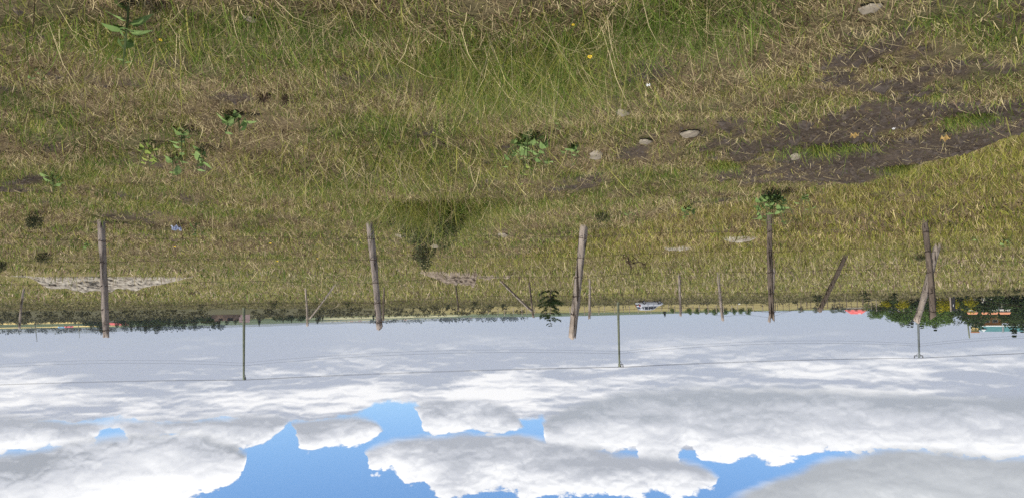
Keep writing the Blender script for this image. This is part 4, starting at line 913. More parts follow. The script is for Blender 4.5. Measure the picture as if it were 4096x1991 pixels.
for px in (3932, 3952, 3980):
    fr = MB(); fr.box((xx(px) - .55, -4.06, zf(1276)), (xx(px) + .55, -3.98, zf(1288))); f_ = lb('window', fr, M['white']); gb = MB(); gb.box((xx(px) - .45, -4.09, zf(1277)), (xx(px) + .45, -4.05, zf(1287))); lb('pane', gb, M['glass'], f_)
for px, w_, lab in ((3890, 32, 'low outbuilding with bright orange tiled roof right of the shorter pole'), (3938, 16, 'small orange roofed outbuilding between dark trees'), (3972, 30, 'orange roofed outbuilding below the orange wall'), (4020, 34, 'dull red roofed outbuilding nearest the photo edge')):
    b0, t0 = fit(px, 138, 1248, 1256)
    hip_house('orange_roof_outbuilding', px, 138, w_ / F * 138, 2.4, b0, t0 - b0, lab, 'orange_roof', 'cream', hip=.03, wins=2, over=.15)
# brick ruin by the leftmost tall pole
p, a = frame_at(930, 235); root = empty('brick_ruin', p, 'roofless brick ruin with broken walls and dark openings by the leftmost tall pole', 'ruin', rz=a)
s_ = 235 / F; gz = p[2]; zf = lambda py: zat(930, py, 235) - gz; xx = lambda px: -(px - 930) * s_
def wall_seg(nm, x0, x1, zt_, mat_, y0=0.0, seed=0, opening=None):
    r_ = random.Random(seed); xs = np.linspace(xx(x0), xx(x1), 12); mb = MB(); zb = -.4
    top = [zt_ + r_.gauss(0, .12) - (.25 if k in (0, 11) else 0) for k in range(12)]
    vs = [(x, y0 - .14, zb) for x in xs] + [(x, y0 - .14, z) for x, z in zip(xs, top)] + [(x, y0 + .14, zb) for x in xs] + [(x, y0 + .14, z) for x, z in zip(xs, top)]
    fs = []
    for k in range(11): fs += [(k + 1, k, 12 + k, 13 + k), (24 + k, 25 + k, 37 + k, 36 + k), (12 + k, 36 + k, 37 + k, 13 + k)]
    fs += [(0, 24, 36, 12), (11, 23, 47, 35)]
    mb.add(vs, fs); w_ = lb(nm, mb, M[mat_])
    if opening:
        ob = MB(); ob.box((xx(opening[1]), y0 - .17, zf(opening[2])), (xx(opening[0]), y0 + .1, zf(opening[3]))); lb('opening', ob, M['dark_open'], w_)
wall_seg('wall', 863, 902, zf(1282), 'brick', 0, 1, (878, 893, 1273, 1280)); wall_seg('wall', 904, 938, zf(1282), 'brick', .6, 2, (911, 933, 1270, 1282)); wall_seg('wall', 955, 996, zf(1289), 'pink', -.5, 3)
wall_seg('low_wall', 852, 870, zf(1271), 'adobe', -.8, 4); wall_seg('low_wall', 895, 960, zf(1269), 'adobe', -1.2, 5); wall_seg('side_wall', 936, 957, zf(1277), 'adobe', .2, 6)
# iron gate in the rail fence
p, a = frame_at(3812, 118); root = empty('iron_gate', p, 'dark sheet iron gate hung on a pale post near the yellow bushes', 'gate', rz=a)
h_ = zat(3812, 1245, 118) - p[2]; mb = MB(); mb.box((-.36, -.03, .05), (.16, .03, h_ - .1)); dk_ = lb('door_leaf', mb, M['dark_metal']); mb = MB(); mb.box((-.14, -.05, h_ * .55), (-.06, -.032, h_ * .68)); lb('lock_plate', mb, M['white'], dk_)
mb = MB(); mb.box((.18, -.08, -.2), (.34, .08, h_)); lb('gate_post', mb, M['wood_pale'])
# little houses down in the valley
tw = [(1330, 1267, 9, 'cream', 1150), (1362, 1272, 7, 'white', 1250), (1388, 1271.5, 8, 'white', 1300), (1407, 1275, 13, 'pink', 1350), (1440, 1267, 14, 'pink', 1200), (1467, 1271, 7, 'cream', 1280), (1505, 1265, 8, 'white', 1180), (1548, 1266, 10, 'cream', 1230), (1622, 1275, 12, 'pink', 1450), (1690, 1266, 16, 'white', 1250), (1712, 1264.5, 7, 'white', 1300), (1804, 1261, 8, 'pink', 1350), (1882, 1259, 12, 'pink', 1250), (1290, 1271, 10, 'cream', 1200), (1265, 1274, 8, 'white', 1250)]
for i, (px, py, wpx, mt_, yy) in enumerate(tw):
    p, a = frame_at(px, yy); root = empty('valley_house', np.array([p[0], p[1], max(p[2], zat(px, py - 3, yy) - 1)]), 'tiny ' + {'cream': 'cream', 'white': 'white', 'pink': 'pinkish'}[mt_] + ' house far away in the valley town', 'house', 'tiny ' + {'cream': 'cream', 'white': 'white', 'pink': 'pinkish'}[mt_] + ' houses of the valley town', rz=a)
    w_ = wpx / F * yy; hh = 5.0 / F * yy; mb = MB(); mb.box((-w_ / 2, -3, -1), (w_ / 2, 3, hh)); lb('wall', mb, M[mt_])
    mb = MB(); mb.add([(-w_ / 2 - .3, -3.3, hh + .01), (w_ / 2 + .3, -3.3, hh + .01), (w_ / 2 + .3, 3.3, hh + .01), (-w_ / 2 - .3, 3.3, hh + .01), (-w_ / 2, 0, hh + 1.2), (w_ / 2, 0, hh + 1.2)], [(0, 1, 5, 4), (1, 2, 5), (2, 3, 4, 5), (3, 0, 4), (3, 2, 1, 0)]); lb('roof', mb, M['pole_grey'])

# ------------------------------------------------------------------ pale eroded banks and stones in the meadow
M['scarp_brown'] = noisy('brown_broken_earth', (0.10, 0.075, 0.055), (0.27, 0.22, 0.17), 7, 0.95, bump=0.04, detail=9, c3=(0.38, 0.325, 0.26))
def scarp(xl, xr, ylo, yhi, seed, label, back=1.0, crumb=1.0, prof=None):
    """an eroded edge of chalky earth: broken front face with blocks and hollows, turf-level back"""
    ns, nt_ = 150, 26; vs, fs = [], []
    ds = np.array([hit(xl + (xr - xl) * i / 29, ylo)[1] for i in range(30)]); ds = np.convolve(np.pad(ds, 7, mode='edge'), np.ones(15) / 15, mode='valid')
    for i in range(ns):
        s = i / (ns - 1); px = xl + (xr - xl) * s
        b = ground_at(px, float(np.interp(s, np.linspace(0, 1, 30), ds))); dp = depth(b); p_ = np.interp(s, *prof) if prof else math.sin(math.pi * min(max(s, .01), .99)) ** .6
        H = max((yhi - ylo) / F * dp * p_ * (0.9 + .35 * (float(vn(s * 22, seed * 7.7, 3)) - .5)), .015)
        dirv = np.array([b[0], b[1], 0]); dirv /= np.linalg.norm(dirv)
        for j in range(nt_):
            t = j / (nt_ - 1)
            if t < .7: q = t / .7; out, z = q * H * 2.0, H * (q ** .85)
            else: q = (t - .7) / .3; out, z = H * 2.0 + q * back, H * (1 - q) - .12 * q
            p = b + dirv * (out - .04)
            wx, wy = s * (xr - xl) / F * dp, out
            n1_ = float(vn(wx * 2.1 + z * 3, z * 15 + seed + .6 * math.sin(wx * 2), seed)); n2_ = float(vn(wx * 9, z * 26, seed + 1)); n3_ = float(vn(wx * 2.2, z * 9 + wx, seed + 2))
            st = n1_ * .55 + .45 * math.floor(n1_ * 6) / 6
            amp = .22 * H * crumb * math.sin(math.pi * min(t / .75, 1)) + .02
            push = (st - .45) * amp * 1.6 + (n2_ - .5) * amp * .9 + (n3_ - .5) * amp
            p = p - dirv * push + np.array([0, 0, (n2_ - .5) * amp * .5 - (.06 if j == 0 else 0)])
            if t >= .7: p[2] = min(p[2], max(float(g(p[0], p[1])) + z, float(g(p[0], p[1])) - .1))
            else: p[2] += z
            vs.append(p)
    for i in range(ns - 1):
        for j in range(nt_ - 1): fs.append((i * nt_ + j, i * nt_ + j + 1, (i + 1) * nt_ + j + 1, (i + 1) * nt_ + j))
    mb = MB(); mb.add(vs, fs); b0 = hit((xl + xr) / 2, ylo)
    return tag(mb.build('earth_bank', M['scarp_brown' if seed in (2, 3) else 'scarp'], loc=b0), label, 'bank')
scarp(30, 775, 1106, 1168, 1, 'long pale chalky earth bank behind the nearest straight grey post', prof=([0, .12, .2, .35, .5, .62, .75, .88, 1], [.02, .25, .75, 1.0, .95, .95, .8, .35, .02]))
scarp(1665, 1915, 1085, 1146, 2, 'short pale earth bank with dark holes and ragged edge in the meadow', prof=([0, .2, .5, .8, .93, 1], [.05, .35, .85, 1, .9, .05]))
scarp(1915, 2060, 1098, 1124, 3, 'thin broken end of the ragged pale bank by the slanting brace', prof=([0, .2, .5, .8, 1], [.7, .8, .5, .6, .02]))
scarp(2655, 2785, 984, 1003, 4, 'small pale earth lip in brown grass nearer the car', back=.6)
scarp(2890, 3040, 945, 970, 5, 'pale earth lip in brown grass beside the dark weed post', back=.6)
def stone(px, py, w, h, label, seed, mat='stone', lie=.35, name='stone'):
    p = hit(px, py); dp = depth(p); sx = w / F * dp / 2; n, mm = 16, 7; vs, fs = [], []; sx *= .68; sz = h / F * dp * .16; sy = min(sx * .9, h / F * dp * 1.6)
    rr_ = random.Random(seed); ph = rr_.uniform(0, 6)
    for i in range(mm + 1):
        th = math.pi * i / mm
        for k in range(n):
            a = 2 * math.pi * k / n; q = 1 + .22 * math.sin(2 * a + ph) + .13 * math.sin(5 * a + ph * 2) + rr_.gauss(0, .05)
            zz = math.cos(th); zz = max(-1, min(.75 + .1 * math.sin(a * 3 + ph), zz))
            vs.append((p[0] + sx * q * math.sin(th) * math.cos(a), p[1] + sy * q * math.sin(th) * math.sin(a), p[2] + .015 + sz * zz + lie * sy * q * math.sin(th) * math.sin(a)))
    for i in range(mm):
        for k in range(n): fs.append((i * n + k, (i + 1) * n + k, (i + 1) * n + (k + 1) % n, i * n + (k + 1) % n))
    mb = MB(); mb.add(vs, fs); return tag(mb.build(name, M[mat], loc=p, smooth=True), label, 'stone')
for i, (px, py, w, h, lab) in enumerate(((2385, 612, 96, 30, 'flat pale stone in straw right of the broad leafy weed patch'), (3182, 617, 72, 28, 'flat pale stone lying on the dark bare soil'), (2490, 440, 80, 40, 'pale half buried stone in dry straw'), (2760, 525, 95, 45, 'broken pale earth clod beside a dark hollow'), (1000, 62, 70, 22, 'pale stone in green grass near the photo edge'), (3480, 20, 110, 30, 'broad pale stone at the photo edge by the straw'), (1738, 980, 60, 16, 'pale stone below the dark shrub'), (1600, 938, 60, 14, 'pale flat stone between the cracked post and dark shrub'), (2010, 935, 60, 12, 'low pale stone right of the tall tussock'), (1880, 955, 36, 12, 'small pale stone near the brown heap'), (3520, 268, 30, 26, 'white chalky fragment on the upper dark soil'), (700, 950, 90, 22, 'brown dry clod near the blue wrapper'), (1945, 962, 50, 30, 'brown dry dung heap beyond the tussock'), (3500, 915, 34, 10, 'tiny pale stone near the dark post with the brace'), (2580, 555, 70, 25, 'pale clod in the straw right of the flat stone'))):
    stone(px, py, w, h, lab, 500 + i, mat='twig' if 'brown dry' in lab else 'stone')

# loose clods on the bare soil: one heap of countless crumbs
n = 16000; r = np.sqrt(rng.uniform(2.6 ** 2, 11 ** 2, n)); th = rng.uniform(-R(41), R(41), n); x, y = r * np.sin(th), r * np.cos(th)
q = masks(x, y)[0] > .45; x, y = x[q], y[q]; n = len(x); sz = .012 * rng.gamma(2.2, .5, n) + .004
P = np.zeros((n, 6, 3)); a0 = rng.uniform(0, 6.28, n)
for k in range(5):
    a = a0 + k * 1.2566 + rng.normal(0, .2, n); P[:, k, 0] = x + np.cos(a) * sz * rng.uniform(.7, 1.4, n); P[:, k, 1] = y + np.sin(a) * sz * rng.uniform(.7, 1.4, n); P[:, k, 2] = g(x, y) - .003
P[:, 5, 0] = x + rng.normal(0, .3, n) * sz; P[:, 5, 1] = y + rng.normal(0, .3, n) * sz; P[:, 5, 2] = g(x, y) + sz * rng.uniform(.4, 1.0, n)
bs = np.arange(n)[:, None] * 6; tri = np.concatenate([bs + np.array([[k, (k + 1) % 5, 5]]) for k in range(5)])
M['clod'] = noisy('soil_clods', (0.03, 0.023, 0.018), (0.085, 0.068, 0.056), 30, 1.0)
clods = np_mesh('soil_clods', P.reshape(-1, 3), np.zeros((0, 4), int), M['clod'], smooth=False, tris=tri); tag(clods, 'crumbs of dark soil on the bare patch', 'soil', kind='stuff')

# ------------------------------------------------------------------ leafy weeds and small shrubs
def weed(px, py, top, wid, nl, leaf, label, mat='weed', seed=0, stems=4, cat='weed', name='leafy_weed', up=-.35):
    r_ = random.Random(seed); p = hit(px, py); dp = depth(p); d = ray(px, top)
    # height so that the top leaf reaches photo y = top above the foot
    k_ = 1.5 if name == 'low_shrub' else 1.15
    h = max((EYE + d * (dp / np.dot(d, fw)))[2] - p[2], .05) * k_ + .03; wr = wid / F * dp / 2 * 1.1; ls = leaf / F * dp * 0.95; nl = int(nl * 1.35)
    root = empty(name, p, label, cat); st, lf = MB(), MB()
    for s_i in range(stems):
        a = r_.uniform(0, 6.283); q = r_.uniform(.15, 1) if stems > 1 else .1
        tip = Vector((math.cos(a) * wr * q, math.sin(a) * wr * q, h * r_.uniform(.6, 1.0) if s_i else h)); midp = tip * .5 + Vector((tip.x * -.12, tip.y * -.12, h * .08))
        O = Vector(p); b0 = Vector((tip.x * .35, tip.y * .35, -.02)); pts = [O + b0, O + b0.lerp(midp, .6), O + b0.lerp(tip, .55) , O + tip]
        st.tube(pts, [ls * .06, ls * .05, ls * .045, ls * .02], 5)
        for k in range(max(2, nl // stems)):
            u = r_.uniform(.25, 1.0); i = min(int(u * 3), 2); c_ = pts[i].lerp(pts[i + 1], u * 3 - i)
            b_ = r_.uniform(0, 6.283); pit = r_.gauss(up, .4); L_ = ls * r_.uniform(.5, 1.2) * (1.1 - .4 * u)
            dv = Vector((math.cos(b_) * math.cos(pit), math.sin(b_) * math.cos(pit), math.sin(pit))); sd = dv.cross(Vector((0, 0, 1))).normalized(); nn = sd.cross(dv)
            c2 = c_ + dv * L_ * .35; st.tube([c_, c2], ls * .022, 4, cap=False)
            cup = r_.uniform(.05, .22)
            mid_ = [c2 + dv * L_ * t - nn * cup * L_ * t * t for t in (0, .3, .65, 1)]
            le = [c2 - dv * L_ * .06 + sd * L_ * .34 + nn * .05 * L_, c2 + dv * L_ * .28 + sd * L_ * .45 + nn * (.08 - cup * .1) * L_, c2 + dv * L_ * .66 + sd * L_ * .27 + nn * (.04 - cup * .45) * L_]
            ri = [x_ - sd * 2 * (x_ - c2).dot(sd) for x_ in le]
            o = mid_ + le + ri
            lf.add(o, [(0, 4, 5, 1), (1, 5, 6, 2), (2, 6, 3), (0, 1, 8, 7), (1, 2, 9, 8), (2, 3, 9)])
    st.build('stem', M['stem'], root); lf.build('leaves', M[mat], root)
    return root
weed(520, -10, 195, 150, 12, 84, 'largest broad leaved green weed, cut by the photo edge', seed=1, stems=2)
weed(955, 452, 535, 110, 12, 52, 'broad leaved green weed alone in straw between two grassy patches', seed=2, stems=3)
weed(590, 560, 648, 95, 14, 34, 'yellowing small leaved weed at the left of the weed cluster', 'weed_yellow', 3, 3)
weed(725, 505, 600, 110, 12, 44, 'green weed at the near side of the weed cluster', seed=4, stems=3)
weed(690, 612, 690, 120, 12, 42, 'green weed in the middle of the weed cluster', seed=5, stems=3)
weed(815, 575, 672, 90, 12, 42, 'tall green weed at the right of the weed cluster', seed=6, stems=3)
weed(205, 690, 750, 75, 10, 40, 'small green weed alone near the photo left edge', seed=7, stems=3)
weed(2115, 525, 645, 215, 60, 44, 'widest broad leaved weed patch in the middle of the grass', seed=8, stems=14)
weed(2285, 570, 632, 90, 12, 40, 'small green weed right beside the widest weed patch', seed=9, stems=4)
weed(2105, 640, 715, 90, 14, 30, 'straggling yellow green weed behind the widest weed patch', 'weed_yellow', 10, 4)
weed(3082, 755, 880, 165, 110, 30, 'dense green leafy weed clump at the foot of a dark post', seed=11, stems=22)
weed(3222, 765, 850, 60, 16, 28, 'thin green weed right of the leafy clump', seed=12, stems=4)
weed(2742, 818, 876, 95, 24, 28, 'low green weed left of the dark soil edge', seed=13, stems=6)
weed(2525, 835, 865, 45, 10, 22, 'small green weed beside the low dark shrub', seed=14, stems=4)
weed(2240, 478, 505, 40, 8, 24, 'tiny green weed in straw before the widest weed patch', seed=15, stems=3)
weed(155, 262, 300, 70, 10, 22, 'tiny green weed in brown grass near the photo edge', seed=16, stems=3)
weed(1735, 500, 525, 40, 6, 20, 'tiny pale green weed in the grass centre', 'weed_yellow', 17, 2)
weed(3230, 245, 280, 60, 10, 20, 'small green weed near the upper dark soil', seed=18, stems=3)
weed(3885, 935, 975, 70, 16, 22, 'green weed between the big brace and the photo edge', seed=19, stems=5)
weed(4022, 945, 985, 70, 16, 22, 'green weed nearest the photo edge beyond the big brace', seed=20, stems=5)
weed(345, 955, 985, 60, 14, 20, 'small green weed left of the nearest straight post', seed=21, stems=4)
weed(790, 875, 935, 70, 14, 22, 'small green weed beside the blue wrapper', seed=22, stems=4)
DSH = [park(tree(1.0, 1.7, 95 + i, 'weed_dark', 'low_shrub', card=.10, n=1500, lobes=9, trunk=False, base=-.1)) for i in range(3)]
for i, (px, py, top, wd, lab) in enumerate(((2405, 842, 886, .8, 'low dark dense shrub by the palest post'), (1640, 815, 945, .95, 'dark shrub in the shade behind the tall tussock'), (1800, 800, 920, .75, 'dark grey shrub beside the pale stone behind the tussock'), (1720, 872, 985, .95, 'widest dark shrub between the cracked post and the tall tussock'), (1690, 990, 1062, .8, 'farther dark twiggy shrub between the cracked post and the pale bank'), (130, 845, 905, .9, 'dark grey green shrub left of the nearest straight post'), (4, 1035, 1085, .6, 'dark shrub cut by the left photo edge'), (172, 1015, 1048, 1.1, 'flat dry dark shrub before the long pale bank'), (3680, 1008, 1038, 1.1, 'low green shrub behind the dark braced post'))):
    put_h(DSH[i % 3], 1.0, px, py, top, lab, 'shrub', 'low dark shrubs in the meadow', widen=wd)
# dead thorny branch lying in the meadow
def dead_branch(px, py, top, wid, seed, label, n=7, r=.011):
    r_ = random.Random(seed); p = hit(px, py); dp = depth(p); H = (top - py) / F * dp; Wd = wid / F * dp; mb = MB(); O = Vector(p)
    def grow(b, d, L_, rr, lv):
        pts = [b]
        for _ in range(5):
            d = (d + Vector((r_.gauss(0, .22), r_.gauss(0, .22), r_.gauss(0, .2)))).normalized(); pts.append(pts[-1] + d * L_ / 5)
        mb.tube(pts, list(np.linspace(rr, rr * .5, 6)), 5)
        for q in pts[1:]:
            for _ in range(2): mb.tube([q, q + Vector((r_.gauss(0, 1), r_.gauss(0, 1), r_.gauss(0, 1))).normalized() * .045], [rr * .9, rr * .35], 4)
        if lv < 2:
            for _ in range(3):
                i = r_.randint(1, 5); grow(pts[i], (d + Vector((r_.gauss(0, .8), r_.gauss(0, .5), r_.gauss(.1, .6)))).normalized(), L_ * .55, rr * .65, lv + 1)
    for k in range(n):
        a = -1.2 + 2.4 * k / (n - 1); grow(O + Vector((r_.gauss(0, .06), 0, 0)), Vector((math.sin(a), r_.gauss(0, .3), math.cos(a) * .75 + .1)), max(H, Wd * .5) * r_.uniform(.55, .9), r, 0)
    return tag(mb.build('dead_branch', M['twig'], loc=p), label, 'branch')
dead_branch(2515, 1010, 1072, 130, 1, 'dark thorny dead branch sticking out of the yellow grass', n=4, r=.012)
dead_branch(1760, 860, 985, 230, 4, 'tangle of dark dead twigs beside the shaded shrub', n=7, r=.007)
dead_branch(787, 1160, 1186, 14, 6, 'short lone dark stick in the meadow beyond the long pale bank', n=2, r=.02)
dead_branch(1145, 375, 440, 90, 8, 'bent brown stalk leaning in the grass near the single weed', n=2, r=.004)

# ------------------------------------------------------------------ litter and flowers
M['blue_film'] = noisy('blue_wrapper_film', (0.17, 0.20, 0.30), (0.45, 0.48, 0.58), 14, 0.35, spec=.5, lo=.42, hi=.6)
M['white_film'] = noisy('white_scrap', (0.6, 0.58, 0.55), (0.8, 0.8, 0.78), 9, 0.6)
M['petal'] = noisy('yellow_petal', (0.75, 0.52, 0.02), (0.85, 0.62, 0.04), 30, 0.7)
M['orange_peel'] = noisy('orange_dry_husk', (0.30, 0.20, 0.07), (0.40, 0.28, 0.11), 20, 0.8)
def litter(px, py, w, mat, label, seed, cat='litter'):
    p = hit(px, py); s = w / F * depth(p); r_ = random.Random(seed); n = 9; vs, fs = [], []
    for i in range(n):
        for j in range(n): vs.append((p[0] + s * (i / (n - 1) - .5) + r_.gauss(0, .03) * s, p[1] + s * .7 * (j / (n - 1) - .5), p[2] + .05 + s * .16 * math.sin(i * 1.3 + j * .7 + seed) + r_.gauss(0, .06) * s + s * .35 * j / n))
    for i in range(n - 1):
        for j in range(n - 1): fs.append((i * n + j, (i + 1) * n + j, (i + 1) * n + j + 1, i * n + j + 1))
    mb = MB(); mb.add(vs, fs); return tag(mb.build('crumpled_wrapper', M[mat], loc=p), label, cat)
litter(705, 892, 34, 'blue_film', 'crumpled blue and silver wrapper in the olive grass', 1)
litter(2592, 298, 16, 'white_film', 'tiny white scrap near the dark hollow', 2); litter(3573, 485, 12, 'white_film', 'tiny white scrap on the dark bare soil', 3); litter(2956, 1212, 9, 'white_film', 'white scrap on the far dirt track', 4)
litter(3780, 520, 38, 'orange_peel', 'orange dry husk on the dark soil', 5); litter(3415, 508, 30, 'orange_peel', 'orange brown dry husk among straw on the soil', 6)
def flower(px, py, wpx, label, seed):
    p = hit(px, py); s = wpx / F * depth(p) / 2; r_ = random.Random(seed); root = empty('yellow_flower', p, label, 'flower', 'yellow flowers in the grass')
    c_ = Vector(p) + Vector((0, 0, .10)); st = MB(); st.tube([Vector(p), c_], .0016, 4); st.build('stem', M['stem'], root)
    mb = MB()
    for k in range(7):
        a = 6.283 * k / 7; d = Vector((math.cos(a), math.sin(a) * .75 - .3, .35 + .4 * math.sin(a))).normalized(); q = d.cross(Vector((0, -.5, .8))).normalized() * s * .28
        mb.add([c_, c_ + d * s * .6 + q, c_ + d * s, c_ + d * s * .6 - q], [(0, 1, 2, 3)])
    mb.build('petals', M['petal'], root); ct = MB(); ct.tube([c_ - Vector((0, 0, .004)), c_ + Vector((0, -.003, .005))], s * .25, 6); ct.build('flower_centre', M['orange_peel'], root)
for i, (px, py, w, lab) in enumerate(((2357, 140, 24, 'largest yellow flower in the near green grass'), (645, 65, 16, 'small yellow flower beside the largest broad leaved weed'), (1082, 950, 10, 'yellow flower left of the cracked grey post'), (1270, 1015, 9, 'tiny yellow flower between thin bent post and cracked post'), (1110, 1026, 9, 'tiny yellow flower farther out left of the cracked post'), (700, 966, 9, 'tiny yellow flower beyond the blue wrapper'), (2290, 2 , 14, 'small yellow flower at the photo edge'), (1792, 825, 10, 'tiny yellow flower in the dark tussock shade'))): flower(px, py, w, lab, i)

# ------------------------------------------------------------------ silver hatchback
M['silver'] = noisy('silver_paint', (0.52, 0.53, 0.55), (0.60, 0.61, 0.63), 2, 0.3, spec=.6, metal=.2)
M['lower'] = noisy('dusty_silver_sill', (0.24, 0.24, 0.25), (0.33, 0.33, 0.34), 3, .5, spec=.4)
M['rubber'] = noisy('tyre_rubber', (0.012, 0.012, 0.012), (0.025, 0.025, 0.025), 30, .85)
M['rim'] = noisy('alloy_rim', (0.35, 0.35, 0.36), (0.5, 0.5, 0.51), 12, .35, metal=.6, spec=.5)
M['red_lens'] = noisy('red_lens', (0.35, 0.015, 0.015), (0.45, 0.03, 0.03), 12, .2, spec=.6)
M['plate'] = noisy('plate', (0.7, 0.7, 0.68), (0.8, 0.8, 0.78), 12, .5)
p = hit(2598, 1200); vdir = np.array([p[0], p[1]]); vdir /= np.linalg.norm(vdir); perp = np.array([-vdir[1], vdir[0]]); fwd = perp * math.cos(R(24)) + vdir * math.sin(R(24))
car = empty('parked_car', p + np.array([0, 0, .02]), 'silver five door hatchback parked on the far field, tail towards the viewer', 'car', rz=math.atan2(fwd[1], fwd[0])); CSC = 118 / F * depth(p) / 4.55; car.scale = (CSC,) * 3
def cb(nm, mb, mt_, par=None, sm=False):
    o = mb.build(nm, mt_, None, loc=(0, 0, 0), smooth=sm); o.parent = par or car; return o
# x from tail (-2.0) to nose (2.0): half width, underside, belt height
SEC = [(-2.00, .70, .42, .80), (-1.93, .80, .30, .90), (-1.6, .845, .22, .93), (-.9, .86, .19, .93), (0, .86, .19, .91), (.8, .855, .19, .89), (1.2, .845, .22, .86), (1.6, .80, .24, .78), (1.85, .72, .28, .68), (1.96, .56, .36, .58)]
prof = [(-1, .0), (-1.0, .32), (-.985, .62), (-.93, .9), (-.80, 1.0), (.80, 1.0), (.93, .9), (.985, .62), (1.0, .32), (1, 0)]
mb = MB(); vs, fs = [], []; k_ = len(prof)
for (x, hw, zb, zt_) in SEC:
    for (py_, pz) in prof: vs.append((x, py_ * hw, zb + (zt_ - zb) * pz))
for i in range(len(SEC) - 1):
    for k in range(k_): fs.append((i * k_ + k, i * k_ + (k + 1) % k_, (i + 1) * k_ + (k + 1) % k_, (i + 1) * k_ + k))
fs += [tuple(range(k_)), tuple(range((len(SEC) - 1) * k_, len(SEC) * k_))[::-1]]; mb.add(vs, fs); body = cb('body', mb, M['silver'], sm=True)
# cabin: lower ring at the belt, upper ring at the roof
lo = [(-1.93, .70, .90), (-1.3, .76, .93), (0, .78, .91), (.95, .72, .89), (1.15, .60, .87)]; up_ = [(-1.62, .54, 1.40), (-1.2, .60, 1.47), (-.2, .62, 1.50), (.35, .58, 1.44), (.55, .48, 1.36)]
vs = [(x, -y, z) for x, y, z in lo] + [(x, -y, z) for x, y, z in up_] + [(x, y, z) for x, y, z in up_] + [(x, y, z) for x, y, z in lo]; fs = []
for r_i in range(3):
    for k in range(4): fs.append((r_i * 5 + k, r_i * 5 + k + 1, (r_i + 1) * 5 + k + 1, (r_i + 1) * 5 + k))
fs += [(0, 5, 10, 15), (4, 19, 14, 9)]; mb = MB(); mb.add(vs, fs); cb('roof', mb, M['silver'])
def pane(nm, quad, off):
    mb = MB(); q = [Vector(v) for v in quad]; nn = (q[1] - q[0]).cross(q[-1] - q[0]).normalized() * off; mb.add([v + nn for v in q] + [v - nn * .2 for v in q], [tuple(range(len(q))), tuple(range(len(q), 2 * len(q)))[::-1]] + [(i, (i + 1) % len(q), len(q) + (i + 1) % len(q), len(q) + i) for i in range(len(q))]); return cb(nm, mb, M['glass'])
for sg in (-1, 1):
    def sd_(x, t):
        y0 = np.interp(x, [a for a, _, _ in lo], [b_ for _, b_, _ in lo]); z0 = np.interp(x, [a for a, _, _ in lo], [z for _, _, z in lo])
        y1 = np.interp(x, [a for a, _, _ in up_], [b_ for _, b_, _ in up_]); z1 = np.interp(x, [a for a, _, _ in up_], [z for _, _, z in up_])
        return (x, sg * ((y0 + (y1 - y0) * t) + .012), z0 + (z1 - z0) * t)
    for (xa, xb, xc, xd) in ((-1.55, -.62, -.60, -1.40), (-.52, .32, .22, -.50), (.36, .92, .40, .28)):
        qd = [sd_(xa, .1), sd_(xb, .1), sd_(xc, .86), sd_(xd, .86)]
        if sg > 0: qd = qd[::-1]
        pane('side_window', qd, .006)
pane('rear_window', [(-1.905, -.58, .98), (-1.68, -.47, 1.34), (-1.68, .47, 1.34), (-1.905, .58, .98)][::-1], .014)
pane('windscreen', [(1.08, -.56, .93), (.62, -.45, 1.32), (.62, .45, 1.32), (1.08, .56, .93)], .02)
for sg in (-1, 1):
    mb = MB(); mb.box((-2.0, sg * .68 - .13, .66), (-1.86, sg * .68 + .13, .93)); cb('tail_light', mb, M['red_lens'])
    mb = MB(); mb.box((1.70, sg * .60 - .14, .52), (1.93, sg * .60 + .14, .66)); cb('headlight', mb, M['white'])
    mb = MB(); mb.box((.78, sg * .86, .88), (.96, sg * 1.0, 1.0)); cb('mirror', mb, M['silver'])
    mb = MB(); mb.box((-1.0, sg * .872 - .02, .22), (.85, sg * .872 + .02, .40)); cb('sill', mb, M['lower'])
    for xh in (-.75, .15): mb = MB(); mb.box((xh, sg * .866 - .015, .74), (xh + .18, sg * .866 + .015, .78)); cb('door_handle', mb, M['lower'])
    for xw in (-1.25, 1.25):
        wl_ = empty('wheel', (xw, sg * .78, .30)); wl_.parent = car
        mb = MB(); mb.tube([(0, -.10 * sg, 0), (0, .11 * sg, 0)], .30, 22); o = mb.build('tyre', M['rubber'], None, loc=(0, 0, 0)); o.parent = wl_
        mb = MB(); mb.tube([(0, .10 * sg, 0), (0, .125 * sg, 0)], .185, 18); o = mb.build('rim', M['rim'], None, loc=(0, 0, 0)); o.parent = wl_
mb = MB(); mb.box((-2.06, -.74, .34), (-1.94, .74, .56)); bu = cb('rear_bumper', mb, M['silver']); mb = MB(); mb.box((-2.075, -.24, .44), (-2.062, .24, .55)); cb('number_plate', mb, M['plate'], bu)
mb = MB(); mb.box((1.88, -.5, .3), (2.0, .5, .44)); cb('front_bumper', mb, M['lower'])

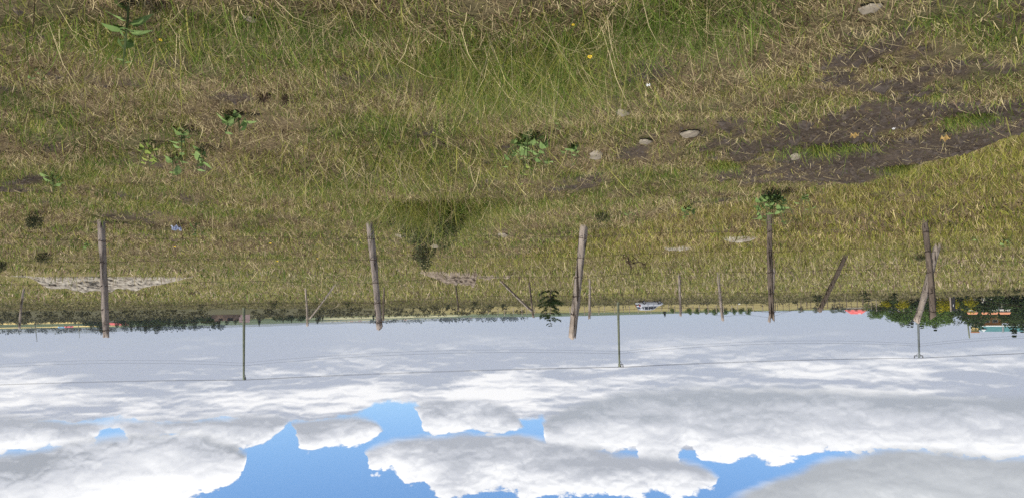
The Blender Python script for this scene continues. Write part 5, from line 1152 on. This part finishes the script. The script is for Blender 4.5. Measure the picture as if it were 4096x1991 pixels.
# ------------------------------------------------------------------ distant hills and the air between
HP = [(-700, 1335), (0, 1331), (200, 1331), (400, 1329), (512, 1321), (700, 1315), (1024, 1305), (1220, 1297), (1450, 1292), (1620, 1287), (1800, 1280), (2048, 1266), (2300, 1257.5), (2500, 1254), (2650, 1249), (2900, 1240), (4800, 1225)]
rr_ = np.linspace(4600, 8200, 26); cols_ = np.linspace(-700, 4800, 330); HV = []
for ir, r_ in enumerate(rr_):
    for px in cols_:
        d = ray(px, np.interp(px, [a for a, _ in HP], [b_ for _, b_ in HP]) + (float(fbm(px * .012, 2.2, 33, 4)) - .5) * 7); f = 6200 / d[1]
        top_z = EYE[2] + d[2] * f; q = (r_ - 4600) / 3600; env = math.sin(math.pi * min(q / .88, 1)) ** 1.1
        hx_, hy_ = d[0] / d[1] * r_, r_
        HV.append((hx_, hy_, -8 + (top_z + 8) * env * (.82 + .36 * float(fbm(hx_ * .0016, hy_ * .0016, 44, 4)) if env < .98 else 1.0)))
nc = len(cols_); Qh = np.array([(i * nc + k, i * nc + k + 1, (i + 1) * nc + k + 1, (i + 1) * nc + k) for i in range(25) for k in range(nc - 1)])
M['hill'] = noisy('hill_cover', (0.045, 0.06, 0.045), (0.11, 0.11, 0.08), .004, 1.0, detail=7)
hills = np_mesh('hills', np.array(HV), Qh, M['hill']); tag(hills, kind='structure')
HAZE = 1.45e-4
if HAZE:
    mb = MB(); mb.box((-14000, -14000, -140), (14000, 14000, 110)); hz = mb.build('haze', [bpy.data.materials.new('haze_air')]); tag(hz, kind='stuff')
    hm = hz.data.materials[0]; hm.use_nodes = True; ht = hm.node_tree; ht.nodes.clear()
    pv = ht.nodes.new('ShaderNodeVolumePrincipled'); pv.inputs['Density'].default_value = HAZE; pv.inputs['Color'].default_value = (0.66, 0.72, 0.86, 1); pv.inputs['Anisotropy'].default_value = 0.0
    ou = ht.nodes.new('ShaderNodeOutputMaterial'); ht.links.new(pv.outputs[0], ou.inputs['Volume'])
print('ground z range', V[:, 2].min(), V[:, 2].max(), 'hills', min(v[2] for v in HV), max(v[2] for v in HV))
